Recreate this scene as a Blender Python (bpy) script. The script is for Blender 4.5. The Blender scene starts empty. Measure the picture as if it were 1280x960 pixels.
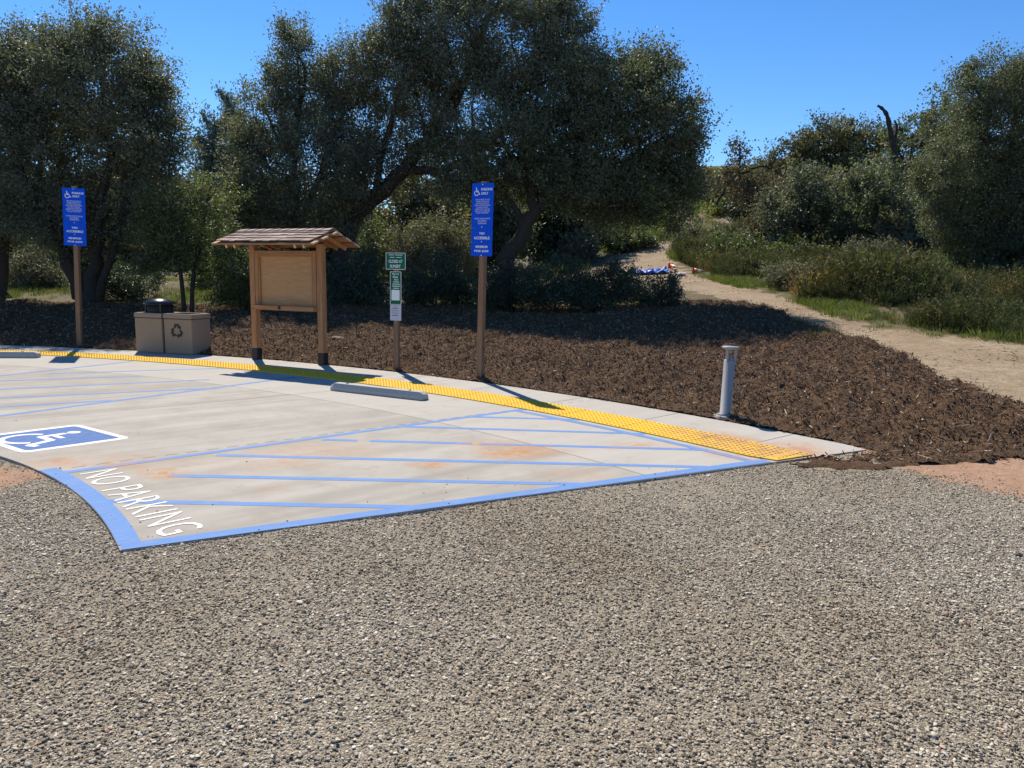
import bpy, bmesh, math, random
import numpy as np
from mathutils import Vector, Matrix, Euler

random.seed(7)
rng = np.random.default_rng(7)
S = bpy.context.scene
C = S.collection
RAD = math.radians

# ------------------------------------------------------------------ camera model
F = 931.0                      # focal length in photo pixels (1280 wide)
EYE = 1.7
PITCH, ROLL = RAD(8.55), RAD(1.0)
cp, sp_ = math.cos(PITCH), math.sin(PITCH)
cr, sr = math.cos(ROLL), math.sin(ROLL)


def ray(px, py):
    x = (px - 640) / F
    y = -(py - 480) / F
    xr, yr = x * cr - y * sr, x * sr + y * cr
    return np.array([xr, cp + yr * sp_, -sp_ + yr * cp])


def W(px, py, D):
    """world point seen at a photo pixel, D metres ahead"""
    d = ray(px, py)
    return np.array([0, 0, EYE]) + d * (D / d[1])


def G(px, py, z=0.0):
    d = ray(px, py)
    return (d * ((z - EYE) / d[2]))[:2]


# ------------------------------------------------------------------ terrain
CX, CY = -13.2, -5.4           # centre of the arc the pavement follows
R_STRIP0, R_STRIP1, R_WALK = 19.76, 20.33, 21.08
_hx = np.array([-60, -1, 0, 2, 5, 8, 15, 25, 35, 50, 70, 90, 130, 300, 900.])
_hy = np.array([0, 0, 0.0, .10, .36, .62, 1.08, 1.85, 3.1, 5.8, 10.6, 15.5, 21, 24, 24.])


def vnoise(x, y, s, seed=0):
    """smooth value noise from a few rotated sines, about -1..1"""
    r = np.random.default_rng(seed)
    o = np.zeros_like(np.asarray(x, float))
    for k in range(7):
        a = r.uniform(0, 6.283)
        f = s * r.uniform(.6, 1.9)
        o = o + np.sin((np.cos(a) * x + np.sin(a) * y) * f + r.uniform(0, 6.28) + 1.3 * np.sin((np.sin(a) * x - np.cos(a) * y) * f * .7 + k))
    return o / 3.2


def Hgt(x, y):
    x = np.asarray(x, float)
    y = np.asarray(y, float)
    rr = np.hypot(x - CX, y - CY) - R_WALK
    h = np.interp(rr, _hx, _hy)
    side = np.clip((x / np.maximum(y, 8.0) + .05) / .25, 0, 1)
    side = side * side * (3 - 2 * side)
    flat = np.interp(rr, [0, 8, 15, 25, 40, 80, 300], [0, .62, 1.0, 1.25, 1.6, 3.0, 8])
    h = np.where(rr > 0, flat * (1 - side) + h * side, 0)
    back = np.clip((y + 2) / 6, 0, 1)
    h = h * back
    amp = np.clip(rr / 12, 0, 1)
    return h + amp * .10 * vnoise(x, y, .5, 3)


def hit(px, py):
    d = ray(px, py)
    t = np.concatenate([np.arange(2, 40, .02), np.arange(40, 400, .1)])
    P = np.array([0, 0, EYE])[None] + d[None] * t[:, None]
    below = P[:, 2] < Hgt(P[:, 0], P[:, 1])
    i = int(np.argmax(below)) if below.any() else len(t) - 1
    return P[i]


def hits(pts):
    return np.array([hit(*p)[:2] for p in pts])


def inpoly(x, y, poly):
    x = np.asarray(x)
    r = np.zeros(x.shape, bool)
    n = len(poly)
    for i in range(n):
        x0, y0 = poly[i]
        x1, y1 = poly[(i + 1) % n]
        if y0 == y1:
            continue
        c = ((y0 > y) != (y1 > y)) & (x < (x1 - x0) * (y - y0) / (y1 - y0) + x0)
        r ^= c
    return r


# ------------------------------------------------------------------ object helpers
def tag(o, label=None, cat=None, group=None, kind=None):
    if label: o['label'] = label
    if cat: o['category'] = cat
    if group: o['group'] = group
    if kind: o['kind'] = kind
    return o


def empty(name, loc, rz=0, **k):
    o = bpy.data.objects.new(name, None)
    o.empty_display_size = .2
    C.objects.link(o)
    o.location = loc
    o.rotation_euler = (0, 0, rz)
    tag(o, **k)
    return o


def link(name, me, mat=None, parent=None, loc=None, rot=None):
    o = bpy.data.objects.new(name, me)
    C.objects.link(o)
    if mat is not None and len(me.materials) == 0:
        me.materials.append(mat)
    if parent: o.parent = parent
    if loc is not None: o.location = loc
    if rot is not None: o.rotation_euler = rot
    return o


def npmesh(name, V, Fq, smooth=False, attrs=None):
    """mesh from vertex array and an (n,k) face array"""
    me = bpy.data.meshes.new(name)
    V = np.asarray(V, np.float32)
    Fq = np.asarray(Fq, np.int32)
    n, k = Fq.shape
    me.vertices.add(len(V))
    me.vertices.foreach_set('co', V.ravel())
    me.loops.add(n * k)
    me.loops.foreach_set('vertex_index', Fq.ravel())
    me.polygons.add(n)
    me.polygons.foreach_set('loop_start', np.arange(0, n * k, k, dtype=np.int32))
    me.polygons.foreach_set('use_smooth', np.full(n, smooth))
    for nm, (dom, arr) in (attrs or {}).items():
        a = me.attributes.new(nm, 'FLOAT', dom)
        a.data.foreach_set('value', np.asarray(arr, np.float32))
    me.update(calc_edges=True)
    return me


class MB:
    """collects shapes, links them as ONE mesh"""
    def __init__(s):
        s.v, s.f, s.sm = [], [], []

    def add(s, v, f, smooth=False):
        b = len(s.v)
        s.v += [tuple(p) for p in v]
        s.f += [tuple(i + b for i in q) for q in f]
        s.sm += [smooth] * len(f)
        return s

    def box(s, c, d, rot=None, bev=0.0):
        bm = bmesh.new()
        bmesh.ops.create_cube(bm, size=1)
        bmesh.ops.scale(bm, vec=d, verts=bm.verts)
        if bev:
            bmesh.ops.bevel(bm, geom=list(bm.edges), offset=bev, segments=2, affect='EDGES', profile=.6)
        M = Matrix.Translation(c) @ (Euler(rot).to_matrix().to_4x4() if rot else Matrix.Identity(4))
        bmesh.ops.transform(bm, matrix=M, verts=bm.verts)
        bm.verts.index_update()
        s.add([v.co[:] for v in bm.verts], [[v.index for v in f.verts] for f in bm.faces])
        bm.free()
        return s

    def lathe(s, prof, n=24, c=(0, 0, 0), smooth=True, cap=True):
        v, f = [], []
        for r, z in prof:
            for k in range(n):
                a = 2 * math.pi * k / n
                v.append((c[0] + r * math.cos(a), c[1] + r * math.sin(a), c[2] + z))
        for i in range(len(prof) - 1):
            for k in range(n):
                f.append((i * n + k, i * n + (k + 1) % n, (i + 1) * n + (k + 1) % n, (i + 1) * n + k))
        if cap:
            f.append(tuple(range(n - 1, -1, -1)))
            f.append(tuple((len(prof) - 1) * n + k for k in range(n)))
        return s.add(v, f, smooth)

    def tube(s, pts, rads, n=8, smooth=True):
        P = np.asarray(pts, float)
        v, f = [], []
        u = None
        for i in range(len(P)):
            t = P[min(i + 1, len(P) - 1)] - P[max(i - 1, 0)]
            t = t / (np.linalg.norm(t) + 1e-9)
            if u is None:
                a = np.array([1., 0, 0]) if abs(t[0]) < .9 else np.array([0, 1., 0])
                u = np.cross(t, a)
            u = u - t * np.dot(u, t)
            u /= np.linalg.norm(u) + 1e-9
            w = np.cross(t, u)
            for k in range(n):
                a = 2 * math.pi * k / n
                v.append(P[i] + rads[i] * (math.cos(a) * u + math.sin(a) * w))
        for i in range(len(P) - 1):
            for k in range(n):
                f.append((i * n + k, i * n + (k + 1) % n, (i + 1) * n + (k + 1) % n, (i + 1) * n + k))
        f.append(tuple(range(n - 1, -1, -1)))
        f.append(tuple((len(P) - 1) * n + k for k in range(n)))
        return s.add(v, f, smooth)

    def prism(s, poly, z0, z1):
        """extrude a 2D polygon (ccw)"""
        n = len(poly)
        v = [(p[0], p[1], z0) for p in poly] + [(p[0], p[1], z1) for p in poly]
        f = [tuple(range(n - 1, -1, -1)), tuple(range(n, 2 * n))]
        f += [(i, (i + 1) % n, n + (i + 1) % n, n + i) for i in range(n)]
        return s.add(v, f)

    def mesh(s, name):
        me = bpy.data.meshes.new(name)
        me.from_pydata(s.v, [], s.f)
        me.polygons.foreach_set('use_smooth', s.sm)
        me.update()
        return me

    def build(s, name, mat, parent=None, loc=None, rot=None):
        return link(name, s.mesh(name), mat, parent, loc, rot)


# ------------------------------------------------------------------ node helpers
def new_mat(name):
    m = bpy.data.materials.new(name)
    m.use_nodes = True
    nt = m.node_tree
    b = nt.nodes['Principled BSDF']
    return m, nt, b


def nd(nt, typ, **k):
    n = nt.nodes.new(typ)
    for a, v in k.items():
        if a == 'inp':
            for i, x in v.items():
                if isinstance(x, bpy.types.NodeSocket):
                    nt.links.new(x, n.inputs[i])
                else:
                    n.inputs[i].default_value = x
        else:
            setattr(n, a, v)
    return n


def ramp(nt, fac, stops):
    n = nt.nodes.new('ShaderNodeValToRGB')
    e = n.color_ramp.elements
    while len(e) < len(stops):
        e.new(.5)
    for i, (p, c) in enumerate(stops):
        e[i].position = p
        e[i].color = (*c, 1)
    nt.links.new(fac, n.inputs[0])
    return n.outputs[0]


def mixc(nt, fac, a, b, mode='MIX'):
    n = nt.nodes.new('ShaderNodeMix')
    n.data_type = 'RGBA'
    n.blend_type = mode
    for sock, val in ((n.inputs[0], fac), (n.inputs[6], a), (n.inputs[7], b)):
        if isinstance(val, bpy.types.NodeSocket):
            nt.links.new(val, sock)
        elif isinstance(val, (int, float)):
            sock.default_value = val
        else:
            sock.default_value = (*val, 1)
    return n.outputs[2]


def mth(nt, op, a, b=0.0, c=0.0):
    n = nt.nodes.new('ShaderNodeMath')
    n.operation = op
    for i, v in enumerate((a, b, c)):
        if isinstance(v, bpy.types.NodeSocket):
            nt.links.new(v, n.inputs[i])
        else:
            n.inputs[i].default_value = v
    return n.outputs[0]


def noise(nt, vec, scale, detail=4, rough=.55, dist=0.0):
    n = nd(nt, 'ShaderNodeTexNoise', inp={'Scale': scale, 'Detail': detail, 'Roughness': rough, 'Distortion': dist})
    if vec is not None:
        nt.links.new(vec, n.inputs['Vector'])
    return n.outputs[0]


def bump(nt, h, strength, dist, bsdf, normal=None):
    n = nd(nt, 'ShaderNodeBump', inp={'Strength': strength, 'Distance': dist, 'Height': h})
    if normal is not None:
        nt.links.new(normal, n.inputs['Normal'])
    nt.links.new(n.outputs[0], bsdf.inputs['Normal'])
    return n.outputs[0]


def texco(nt, which='Object'):
    return nt.nodes.new('ShaderNodeTexCoord').outputs[which]


def geopos(nt):
    return nt.nodes.new('ShaderNodeNewGeometry').outputs['Position']


def mapping(nt, vec, loc=(0, 0, 0), rot=(0, 0, 0), scale=(1, 1, 1), typ='POINT'):
    n = nd(nt, 'ShaderNodeMapping', vector_type=typ, inp={'Location': loc, 'Rotation': rot, 'Scale': scale})
    nt.links.new(vec, n.inputs[0])
    return n.outputs[0]


def lnk(nt, a, b):
    nt.links.new(a, b)


# ------------------------------------------------------------------ materials
def simple(name, col, rough=.6, metal=0, var=.12, scale=20, spec=.4, bmp=0.0):
    m, nt, b = new_mat(name)
    t = texco(nt)
    n = noise(nt, t, scale, 5)
    c = mixc(nt, n, tuple(x * (1 - var) for x in col), tuple(min(1, x * (1 + var)) for x in col))
    lnk(nt, c, b.inputs['Base Color'])
    b.inputs['Roughness'].default_value = rough
    b.inputs['Metallic'].default_value = metal
    b.inputs['Specular IOR Level'].default_value = spec
    if bmp:
        bump(nt, noise(nt, t, scale * 3, 4), bmp, .003, b)
    return m


def wood(name, ca, cb, along='Z', scale=1.0):
    m, nt, b = new_mat(name)
    t = texco(nt)
    sc = {'Z': (14, 14, .9), 'X': (.9, 14, 14), 'Y': (14, .9, 14)}[along]
    v = mapping(nt, t, scale=tuple(s * scale for s in sc))
    n = noise(nt, v, 2.2, 6, .6, .6)
    n2 = noise(nt, t, 1.7, 3)
    kn = noise(nt, mapping(nt, t, scale=tuple(s * .35 for s in sc)), 3, 2)
    c = ramp(nt, n, [(.3, ca), (.7, cb)])
    c = mixc(nt, mth(nt, 'MULTIPLY', n2, .5), c, tuple(x * .55 for x in ca))
    c = mixc(nt, ramp(nt, kn, [(.68, (0, 0, 0)), (.74, (1, 1, 1))]), c, tuple(x * .35 for x in ca))
    lnk(nt, c, b.inputs['Base Color'])
    b.inputs['Roughness'].default_value = .75
    b.inputs['Specular IOR Level'].default_value = .25
    bump(nt, n, .35, .004, b)
    return m


def leaf_mat(name, dark, light, trans=.25, rough=.38, tcol=None):
    m, nt, b = new_mat(name)
    a = nd(nt, 'ShaderNodeAttribute', attribute_name='tint')
    c = ramp(nt, a.outputs['Fac'], [(0, dark), (.75, light), (1, tuple(min(1, x * 1.5) for x in light))])
    lnk(nt, c, b.inputs['Base Color'])
    b.inputs['Roughness'].default_value = rough
    b.inputs['Specular IOR Level'].default_value = .5
    tr = nt.nodes.new('ShaderNodeBsdfTranslucent')
    tc = mixc(nt, 1.0, c, tcol or (1.3, 1.38, .72), 'MULTIPLY')
    lnk(nt, tc, tr.inputs[0])
    mx = nd(nt, 'ShaderNodeMixShader', inp={0: trans})
    lnk(nt, b.outputs[0], mx.inputs[1])
    lnk(nt, tr.outputs[0], mx.inputs[2])
    lnk(nt, mx.outputs[0], nt.nodes['Material Output'].inputs[0])
    return m


def inst_mat(name, stops, rough=.8, trans=0.0, spec=.3, tint_noise=None):
    """colour picked per scattered piece"""
    m, nt, b = new_mat(name)
    r = nt.nodes.new('ShaderNodeObjectInfo').outputs['Random']
    c = ramp(nt, r, stops)
    if tint_noise:
        p = noise(nt, geopos(nt), tint_noise[0], 3)
        c = mixc(nt, ramp(nt, p, [(.4, (0, 0, 0)), (.62, (1, 1, 1))]), c, mixc(nt, 1.0, c, tint_noise[1], 'MULTIPLY'))
    lnk(nt, c, b.inputs['Base Color'])
    b.inputs['Roughness'].default_value = rough
    b.inputs['Specular IOR Level'].default_value = spec
    if trans:
        tr = nt.nodes.new('ShaderNodeBsdfTranslucent')
        lnk(nt, mixc(nt, 1.0, c, (1.3, 1.4, .6), 'MULTIPLY'), tr.inputs[0])
        mx = nd(nt, 'ShaderNodeMixShader', inp={0: trans})
        lnk(nt, b.outputs[0], mx.inputs[1])
        lnk(nt, tr.outputs[0], mx.inputs[2])
        lnk(nt, mx.outputs[0], nt.nodes['Material Output'].inputs[0])
    return m


M_bark = simple('oak_bark', (.055, .045, .037), .9, var=.55, scale=9, spec=.15, bmp=.8)
M_bark_grey = simple('weathered_bark', (.16, .14, .12), .9, var=.4, scale=9, spec=.15, bmp=.8)
M_oak = leaf_mat('oak_leaves', (.058, .070, .038), (.145, .158, .092), .33, .55)
M_oak2 = leaf_mat('oak_leaves_grey', (.066, .076, .048), (.168, .175, .122), .33, .55)
M_hill = leaf_mat('hill_leaves', (.06, .064, .032), (.15, .145, .072), .32, .55)
M_brown = leaf_mat('dry_leaves', (.07, .055, .032), (.16, .125, .07), .22, .6)
M_pine = leaf_mat('pine_needles', (.075, .10, .09), (.17, .21, .185), .2, .6)
M_shrub = leaf_mat('shrub_leaves', (.048, .064, .026), (.13, .155, .062), .36, .5)
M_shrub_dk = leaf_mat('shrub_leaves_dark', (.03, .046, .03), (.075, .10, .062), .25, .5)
M_sage = leaf_mat('sage_leaves', (.08, .08, .055), (.19, .185, .12), .25, .6)
M_yel = leaf_mat('bright_leaves', (.09, .10, .03), (.20, .21, .055), .3, .55)

M_blue = simple('blue_paint', (.115, .225, .56), .55, var=.10, scale=14)
M_white = simple('white_paint', (.80, .80, .78), .6, var=.04, scale=14)
M_signblue = simple('sign_blue', (.004, .085, .66), .5, var=.03, scale=4, spec=.08)
M_signgreen = simple('sign_green', (.012, .13, .07), .5, var=.03, scale=4, spec=.1)
M_signwhite = simple('sign_white', (.82, .84, .84), .45, var=.02, scale=5)
M_plate = simple('grey_plate', (.52, .53, .60), .45, var=.03, scale=5)
M_ink = simple('dark_ink', (.05, .05, .07), .6, var=.03)
M_post = wood('post_wood', (.20, .115, .065), (.34, .215, .13))
M_kwood = wood('kiosk_wood', (.33, .155, .065), (.55, .295, .135))
M_kwoodx = wood('kiosk_rail_wood', (.30, .14, .062), (.52, .28, .135), 'X')
M_end = simple('cut_wood_end', (.62, .48, .33), .8, var=.1)
M_shoe = simple('black_steel', (.012, .012, .013), .5, var=.1)
M_bin = simple('tan_concrete', (.29, .225, .16), .85, var=.12, scale=60, bmp=.4)
M_lid = simple('black_plastic', (.02, .022, .026), .22, var=.1)
M_inside = simple('dark_liner', (.015, .015, .016), .7)
M_steel = simple('grey_powder_coat', (.27, .275, .285), .45, var=.06, scale=8)
M_concrete_small = simple('stop_concrete', (.38, .37, .345), .85, var=.14, scale=25, bmp=.4)
M_rock = simple('brown_rock', (.16, .10, .075), .9, var=.3, scale=12, bmp=.8)
M_paler = simple('pale_rock', (.52, .49, .45), .9, var=.2, scale=10, bmp=.6)
M_tarp = simple('blue_tarp', (.008, .085, .48), .5, var=.15, scale=8)
M_orange = simple('orange_plastic', (.72, .13, .04), .5, var=.1)
M_shingle, nt, b = new_mat('brown_shingles')
t = texco(nt)
gi = nd(nt, 'ShaderNodeAttribute', attribute_name='tint').outputs['Fac']
c = ramp(nt, gi, [(0, (.23, .16, .125)), (.6, (.40, .285, .225)), (1, (.50, .37, .295))])
c = mixc(nt, mth(nt, 'MULTIPLY', noise(nt, t, 60, 4), .6), c, (.09, .065, .055))
lnk(nt, c, b.inputs['Base Color'])
b.inputs['Roughness'].default_value = .9
bump(nt, noise(nt, t, 90, 3), .4, .004, b)

# plywood board with faint screw marks
M_ply, nt, b = new_mat('plywood')
t = texco(nt)
n = noise(nt, mapping(nt, t, scale=(1.2, 6, 9)), 1.6, 5, .6, 1.2)
c = ramp(nt, n, [(.3, (.38, .195, .078)), (.7, (.50, .285, .122))])
c = mixc(nt, ramp(nt, noise(nt, mapping(nt, t, scale=(9, 1, 6)), 4.5, 2), [(.70, (0, 0, 0)), (.76, (.75, .75, .75))]), c, (.17, .10, .055))
lnk(nt, c, b.inputs['Base Color'])
b.inputs['Roughness'].default_value = .7


def stain_mask(nt, pos, stains, warp):
    """blots of dirt with a shape of their own; stains = (x, y, rx, ry, angle, strength)"""
    w = nd(nt, 'ShaderNodeTexNoise', inp={'Scale': warp, 'Detail': 5})
    lnk(nt, pos, w.inputs['Vector'])
    off = nd(nt, 'ShaderNodeVectorMath', operation='SUBTRACT', inp={0: w.outputs['Color'], 1: (.5, .5, .5)})
    off2 = nd(nt, 'ShaderNodeVectorMath', operation='SCALE', inp={0: off.outputs[0], 3: .55})
    p2 = nd(nt, 'ShaderNodeVectorMath', operation='ADD', inp={0: pos, 1: off2.outputs[0]}).outputs[0]
    tot = None
    for x, y, rx, ry, a, st in stains:
        v = mapping(nt, p2, loc=(x, y, 0), rot=(0, 0, a), scale=(rx, ry, 1000), typ='TEXTURE')
        ln = nd(nt, 'ShaderNodeVectorMath', operation='LENGTH', inp={0: v}).outputs['Value']
        mr = nd(nt, 'ShaderNodeMapRange', inp={0: ln, 1: .15, 2: 1.0, 3: st, 4: 0.0}).outputs[0]
        tot = mr if tot is None else mth(nt, 'MAXIMUM', tot, mr)
    return tot


def px_stain(px, py, rpx, rpy, st):
    c = G(px, py)
    a = G(px + rpx, py)
    b_ = G(px, py - rpy)
    return (c[0], c[1], abs(a[0] - c[0]), abs(b_[1] - c[1]), 0.0, st)


STAINS = [px_stain(205, 591, 48, 9, 1.0), px_stain(150, 583, 70, 7, .75), px_stain(78, 579, 55, 10, .75), px_stain(535, 581, 42, 6, 1.0), px_stain(650, 565, 70, 12, 1.1),
          px_stain(400, 562, 120, 14, .42), px_stain(610, 553, 60, 7, .6), px_stain(800, 556, 60, 5, .7), px_stain(355, 580, 90, 10, .45), px_stain(180, 575, 200, 14, .3),
          px_stain(965, 563, 95, 15, 1.3), px_stain(905, 550, 60, 14, 1.2), px_stain(1000, 565, 45, 14, 1.3), px_stain(850, 540, 40, 9, .7), px_stain(330, 612, 60, 7, .25), px_stain(720, 592, 60, 5, .35), px_stain(880, 551, 50, 5, .5)]
BROOM = RAD(39)

M_conc, nt, b = new_mat('broomed_concrete')
pos = geopos(nt)
big = noise(nt, pos, .35, 3)
mid = noise(nt, pos, 2.2, 5, .6)
fine = noise(nt, pos, 90, 3)
v = mapping(nt, pos, rot=(0, 0, BROOM), scale=(1, 1, 1), typ='TEXTURE')
v2 = mapping(nt, v, scale=(.12, 1.5, 1))
streak = noise(nt, v2, 1.6, 4, .6)
v3 = mapping(nt, v, scale=(1.2, 60, 1))
broom = noise(nt, v3, 3, 3, .6)
c = ramp(nt, streak, [(.30, (.30, .278, .235)), (.5, (.40, .376, .325)), (.70, (.465, .443, .395))])
c = mixc(nt, mth(nt, 'MULTIPLY', broom, .35), c, (.24, .225, .20))
c = mixc(nt, ramp(nt, mid, [(.45, (0, 0, 0)), (.75, (.6, .6, .6))]), c, (.27, .25, .215))
# the outer ring was poured separately and is paler
rel = nd(nt, 'ShaderNodeVectorMath', operation='SUBTRACT', inp={0: pos, 1: (CX, CY, 0)}).outputs[0]
rel = mapping(nt, rel, scale=(1, 1, 0))
rad = nd(nt, 'ShaderNodeVectorMath', operation='LENGTH', inp={0: rel}).outputs['Value']
R_JOINT = 18.45
ring = nd(nt, 'ShaderNodeMapRange', inp={0: rad, 1: R_JOINT - .01, 2: R_JOINT + .01, 3: 0, 4: .62}).outputs[0]
c = mixc(nt, ring, c, (.44, .42, .375))
# tooled joints
j1 = mth(nt, 'ABSOLUTE', mth(nt, 'SUBTRACT', rad, R_JOINT))
jm = nd(nt, 'ShaderNodeMapRange', inp={0: j1, 1: .004, 2: .010, 3: 1, 4: 0}).outputs[0]
sx = nt.nodes.new('ShaderNodeSeparateXYZ')
lnk(nt, v, sx.inputs[0])
jl0 = G(84, 590)
perp0 = -math.sin(BROOM) * jl0[0] + math.cos(BROOM) * jl0[1] + .13
j2 = mth(nt, 'ABSOLUTE', mth(nt, 'SUBTRACT', sx.outputs[1], perp0))
jm2 = nd(nt, 'ShaderNodeMapRange', inp={0: j2, 1: .006, 2: .013, 3: 1, 4: 0}).outputs[0]
dash = nd(nt, 'ShaderNodeTexWave', bands_direction='X', inp={'Scale': 1.7, 'Distortion': 0.0})
lnk(nt, v, dash.inputs['Vector'])
jm2 = mth(nt, 'MULTIPLY', jm2, mth(nt, 'GREATER_THAN', dash.outputs[1], .38))
j3 = mth(nt, 'ABSOLUTE', mth(nt, 'SUBTRACT', sx.outputs[1], perp0 + 2.55))
jm3 = nd(nt, 'ShaderNodeMapRange', inp={0: j3, 1: .005, 2: .012, 3: .8, 4: 0}).outputs[0]
jm = mth(nt, 'MAXIMUM', jm, mth(nt, 'MAXIMUM', jm2, jm3))
# walk joints, one about every metre and a half round the arc
sx2 = nt.nodes.new('ShaderNodeSeparateXYZ')
lnk(nt, rel, sx2.inputs[0])
ang = mth(nt, 'ARCTAN2', sx2.outputs[1], sx2.outputs[0])
fr = mth(nt, 'FRACT', mth(nt, 'MULTIPLY', ang, 21.0 / 1.52))
jw = nd(nt, 'ShaderNodeMapRange', inp={0: mth(nt, 'ABSOLUTE', mth(nt, 'SUBTRACT', fr, .5)), 1: .004, 2: .009, 3: 1, 4: 0}).outputs[0]
jw = mth(nt, 'MULTIPLY', jw, mth(nt, 'GREATER_THAN', rad, R_STRIP1))
jm = mth(nt, 'MAXIMUM', jm, jw)
c = mixc(nt, mth(nt, 'MULTIPLY', jm, .75), c, (.09, .08, .07))
st = stain_mask(nt, pos, STAINS, 2.3)
stn = mth(nt, 'MULTIPLY', st, ramp(nt, noise(nt, pos, 11, 9, .75), [(.38, (.12, .12, .12)), (.56, (1, 1, 1))]))
c = mixc(nt, stn, c, (.43, .225, .105))
sv = nd(nt, 'ShaderNodeTexVoronoi', inp={'Scale': 2.6, 'Randomness': 1.0})
lnk(nt, pos, sv.inputs['Vector'])
c = mixc(nt, ramp(nt, mth(nt, 'ADD', sv.outputs['Distance'], mth(nt, 'MULTIPLY', noise(nt, pos, 30, 3), .04)), [(.045, (.6, .6, .6)), (.055, (0, 0, 0))]), c, (.09, .08, .07))
dirt = ramp(nt, noise(nt, pos, 3.1, 8, .72), [(.56, (0, 0, 0)), (.70, (.5, .5, .5))])
c = mixc(nt, dirt, c, (.29, .235, .175))
lnk(nt, c, b.inputs['Base Color'])
b.inputs['Roughness'].default_value = .9
b.inputs['Specular IOR Level'].default_value = .12
bump(nt, mth(nt, 'SUBTRACT', mth(nt, 'ADD', broom, mth(nt, 'MULTIPLY', fine, .4)), mth(nt, 'MULTIPLY', jm, 3)), .25, .004, b)


def paint(name, col, worn=.25, stained=True):
    m, nt, b = new_mat(name)
    pos = geopos(nt)
    n = noise(nt, pos, 7, 5, .65)
    c = mixc(nt, n, tuple(x * .85 for x in col), tuple(min(.85, x * 1.13) for x in col))
    wv = mapping(nt, mapping(nt, pos, rot=(0, 0, BROOM), typ='TEXTURE'), scale=(2, 30, 1))
    wr = ramp(nt, noise(nt, wv, 3, 5, .7), [(.50, (0, 0, 0)), (.72, (worn, worn, worn))])
    c = mixc(nt, wr, c, (.38, .36, .33))
    if stained:
        st = stain_mask(nt, pos, STAINS, 2.3)
        stn = mth(nt, 'MULTIPLY', st, ramp(nt, noise(nt, pos, 11, 9, .75), [(.38, (.12, .12, .12)), (.56, (.92, .92, .92))]))
        c = mixc(nt, mth(nt, 'MINIMUM', stn, .85), c, (.42, .245, .125))
    lnk(nt, c, b.inputs['Base Color'])
    b.inputs['Roughness'].default_value = .75
    b.inputs['Specular IOR Level'].default_value = .12
    return m


M_lineblue = paint('line_paint_blue', (.115, .24, .51), .6)
M_linewhite = paint('line_paint_white', (.74, .73, .69), .6)
M_symblue = paint('symbol_paint_blue', (.055, .14, .36), .6)
M_tact = paint('tactile_yellow', (.80, .47, .045), .12)

# ------------------------------------------------------------------ light
SUN_AZ = math.atan2(-.385, .923)
SUN_EL = RAD(49)
w = bpy.data.worlds.new('World')
S.world = w
w.use_nodes = True
nt = w.node_tree
sky = nt.nodes.new('ShaderNodeTexSky')
sky.sky_type = 'NISHITA'
sky.sun_disc = False
sky.sun_elevation = SUN_EL
sky.sun_rotation = SUN_AZ
sky.altitude = 1500
sky.air_density = 1.0
sky.dust_density = 0.0
sky.ozone_density = 4.5
hs = nd(nt, 'ShaderNodeHueSaturation', inp={'Hue': .503, 'Saturation': 1.22, 'Color': sky.outputs[0]})
lnk(nt, hs.outputs[0], nt.nodes['Background'].inputs[0])
nt.nodes['Background'].inputs[1].default_value = .112
sun = bpy.data.lights.new('sun', 'SUN')
sun.energy = 4.8
sun.angle = RAD(.53)
sun.color = (1, .905, .775)
so = bpy.data.objects.new('sun', sun)
C.objects.link(so)
tosun = Vector((math.sin(SUN_AZ) * math.cos(SUN_EL), math.cos(SUN_AZ) * math.cos(SUN_EL), math.sin(SUN_EL)))
so.rotation_euler = tosun.to_track_quat('Z', 'Y').to_euler()
so.location = (0, 0, 30)

cam = bpy.data.cameras.new('camera')
cam.sensor_width = 36
cam.lens = 36 * F / 1280
cam.clip_end = 2000
co = bpy.data.objects.new('camera', cam)
C.objects.link(co)
co.location = (0, 0, EYE)
co.rotation_euler = (Matrix.Rotation(math.pi / 2 - PITCH, 3, 'X') @ Matrix.Rotation(ROLL, 3, 'Z')).to_euler()
S.camera = co
S.view_settings.view_transform = 'Standard'
S.view_settings.look = 'None'
S.view_settings.exposure = .53
S.view_settings.gamma = 1
S.render.engine = 'CYCLES'
S.cycles.max_bounces = 6
S.cycles.transparent_max_bounces = 4
S.cycles.use_denoising = True

# ------------------------------------------------------------------ regions on the ground (measured on the photo, laid on the terrain)
ARC = lambda R, a: (CX + R * math.cos(a), CY + R * math.sin(a))
corner, pin, tip = G(150, 688), G(970, 577), G(1083, 562)
a_tip = math.atan2(tip[1] - CY, tip[0] - CX)
A_END = RAD(99)
walk_arc = [ARC(R_WALK, a) for a in np.linspace(a_tip, A_END, 90)]
LC, LR = (-8.677, .082), 7.5965
a0 = math.atan2(corner[1] - LC[1], corner[0] - LC[0])
left_arc = [(LC[0] + LR * math.cos(a), LC[1] + LR * math.sin(a)) for a in np.linspace(RAD(100), a0, 50)]
pad_poly = [tuple(tip)] + walk_arc[1:] + [(-17.5, 8.5)] + left_arc[:-1] + [tuple(corner)]

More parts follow.
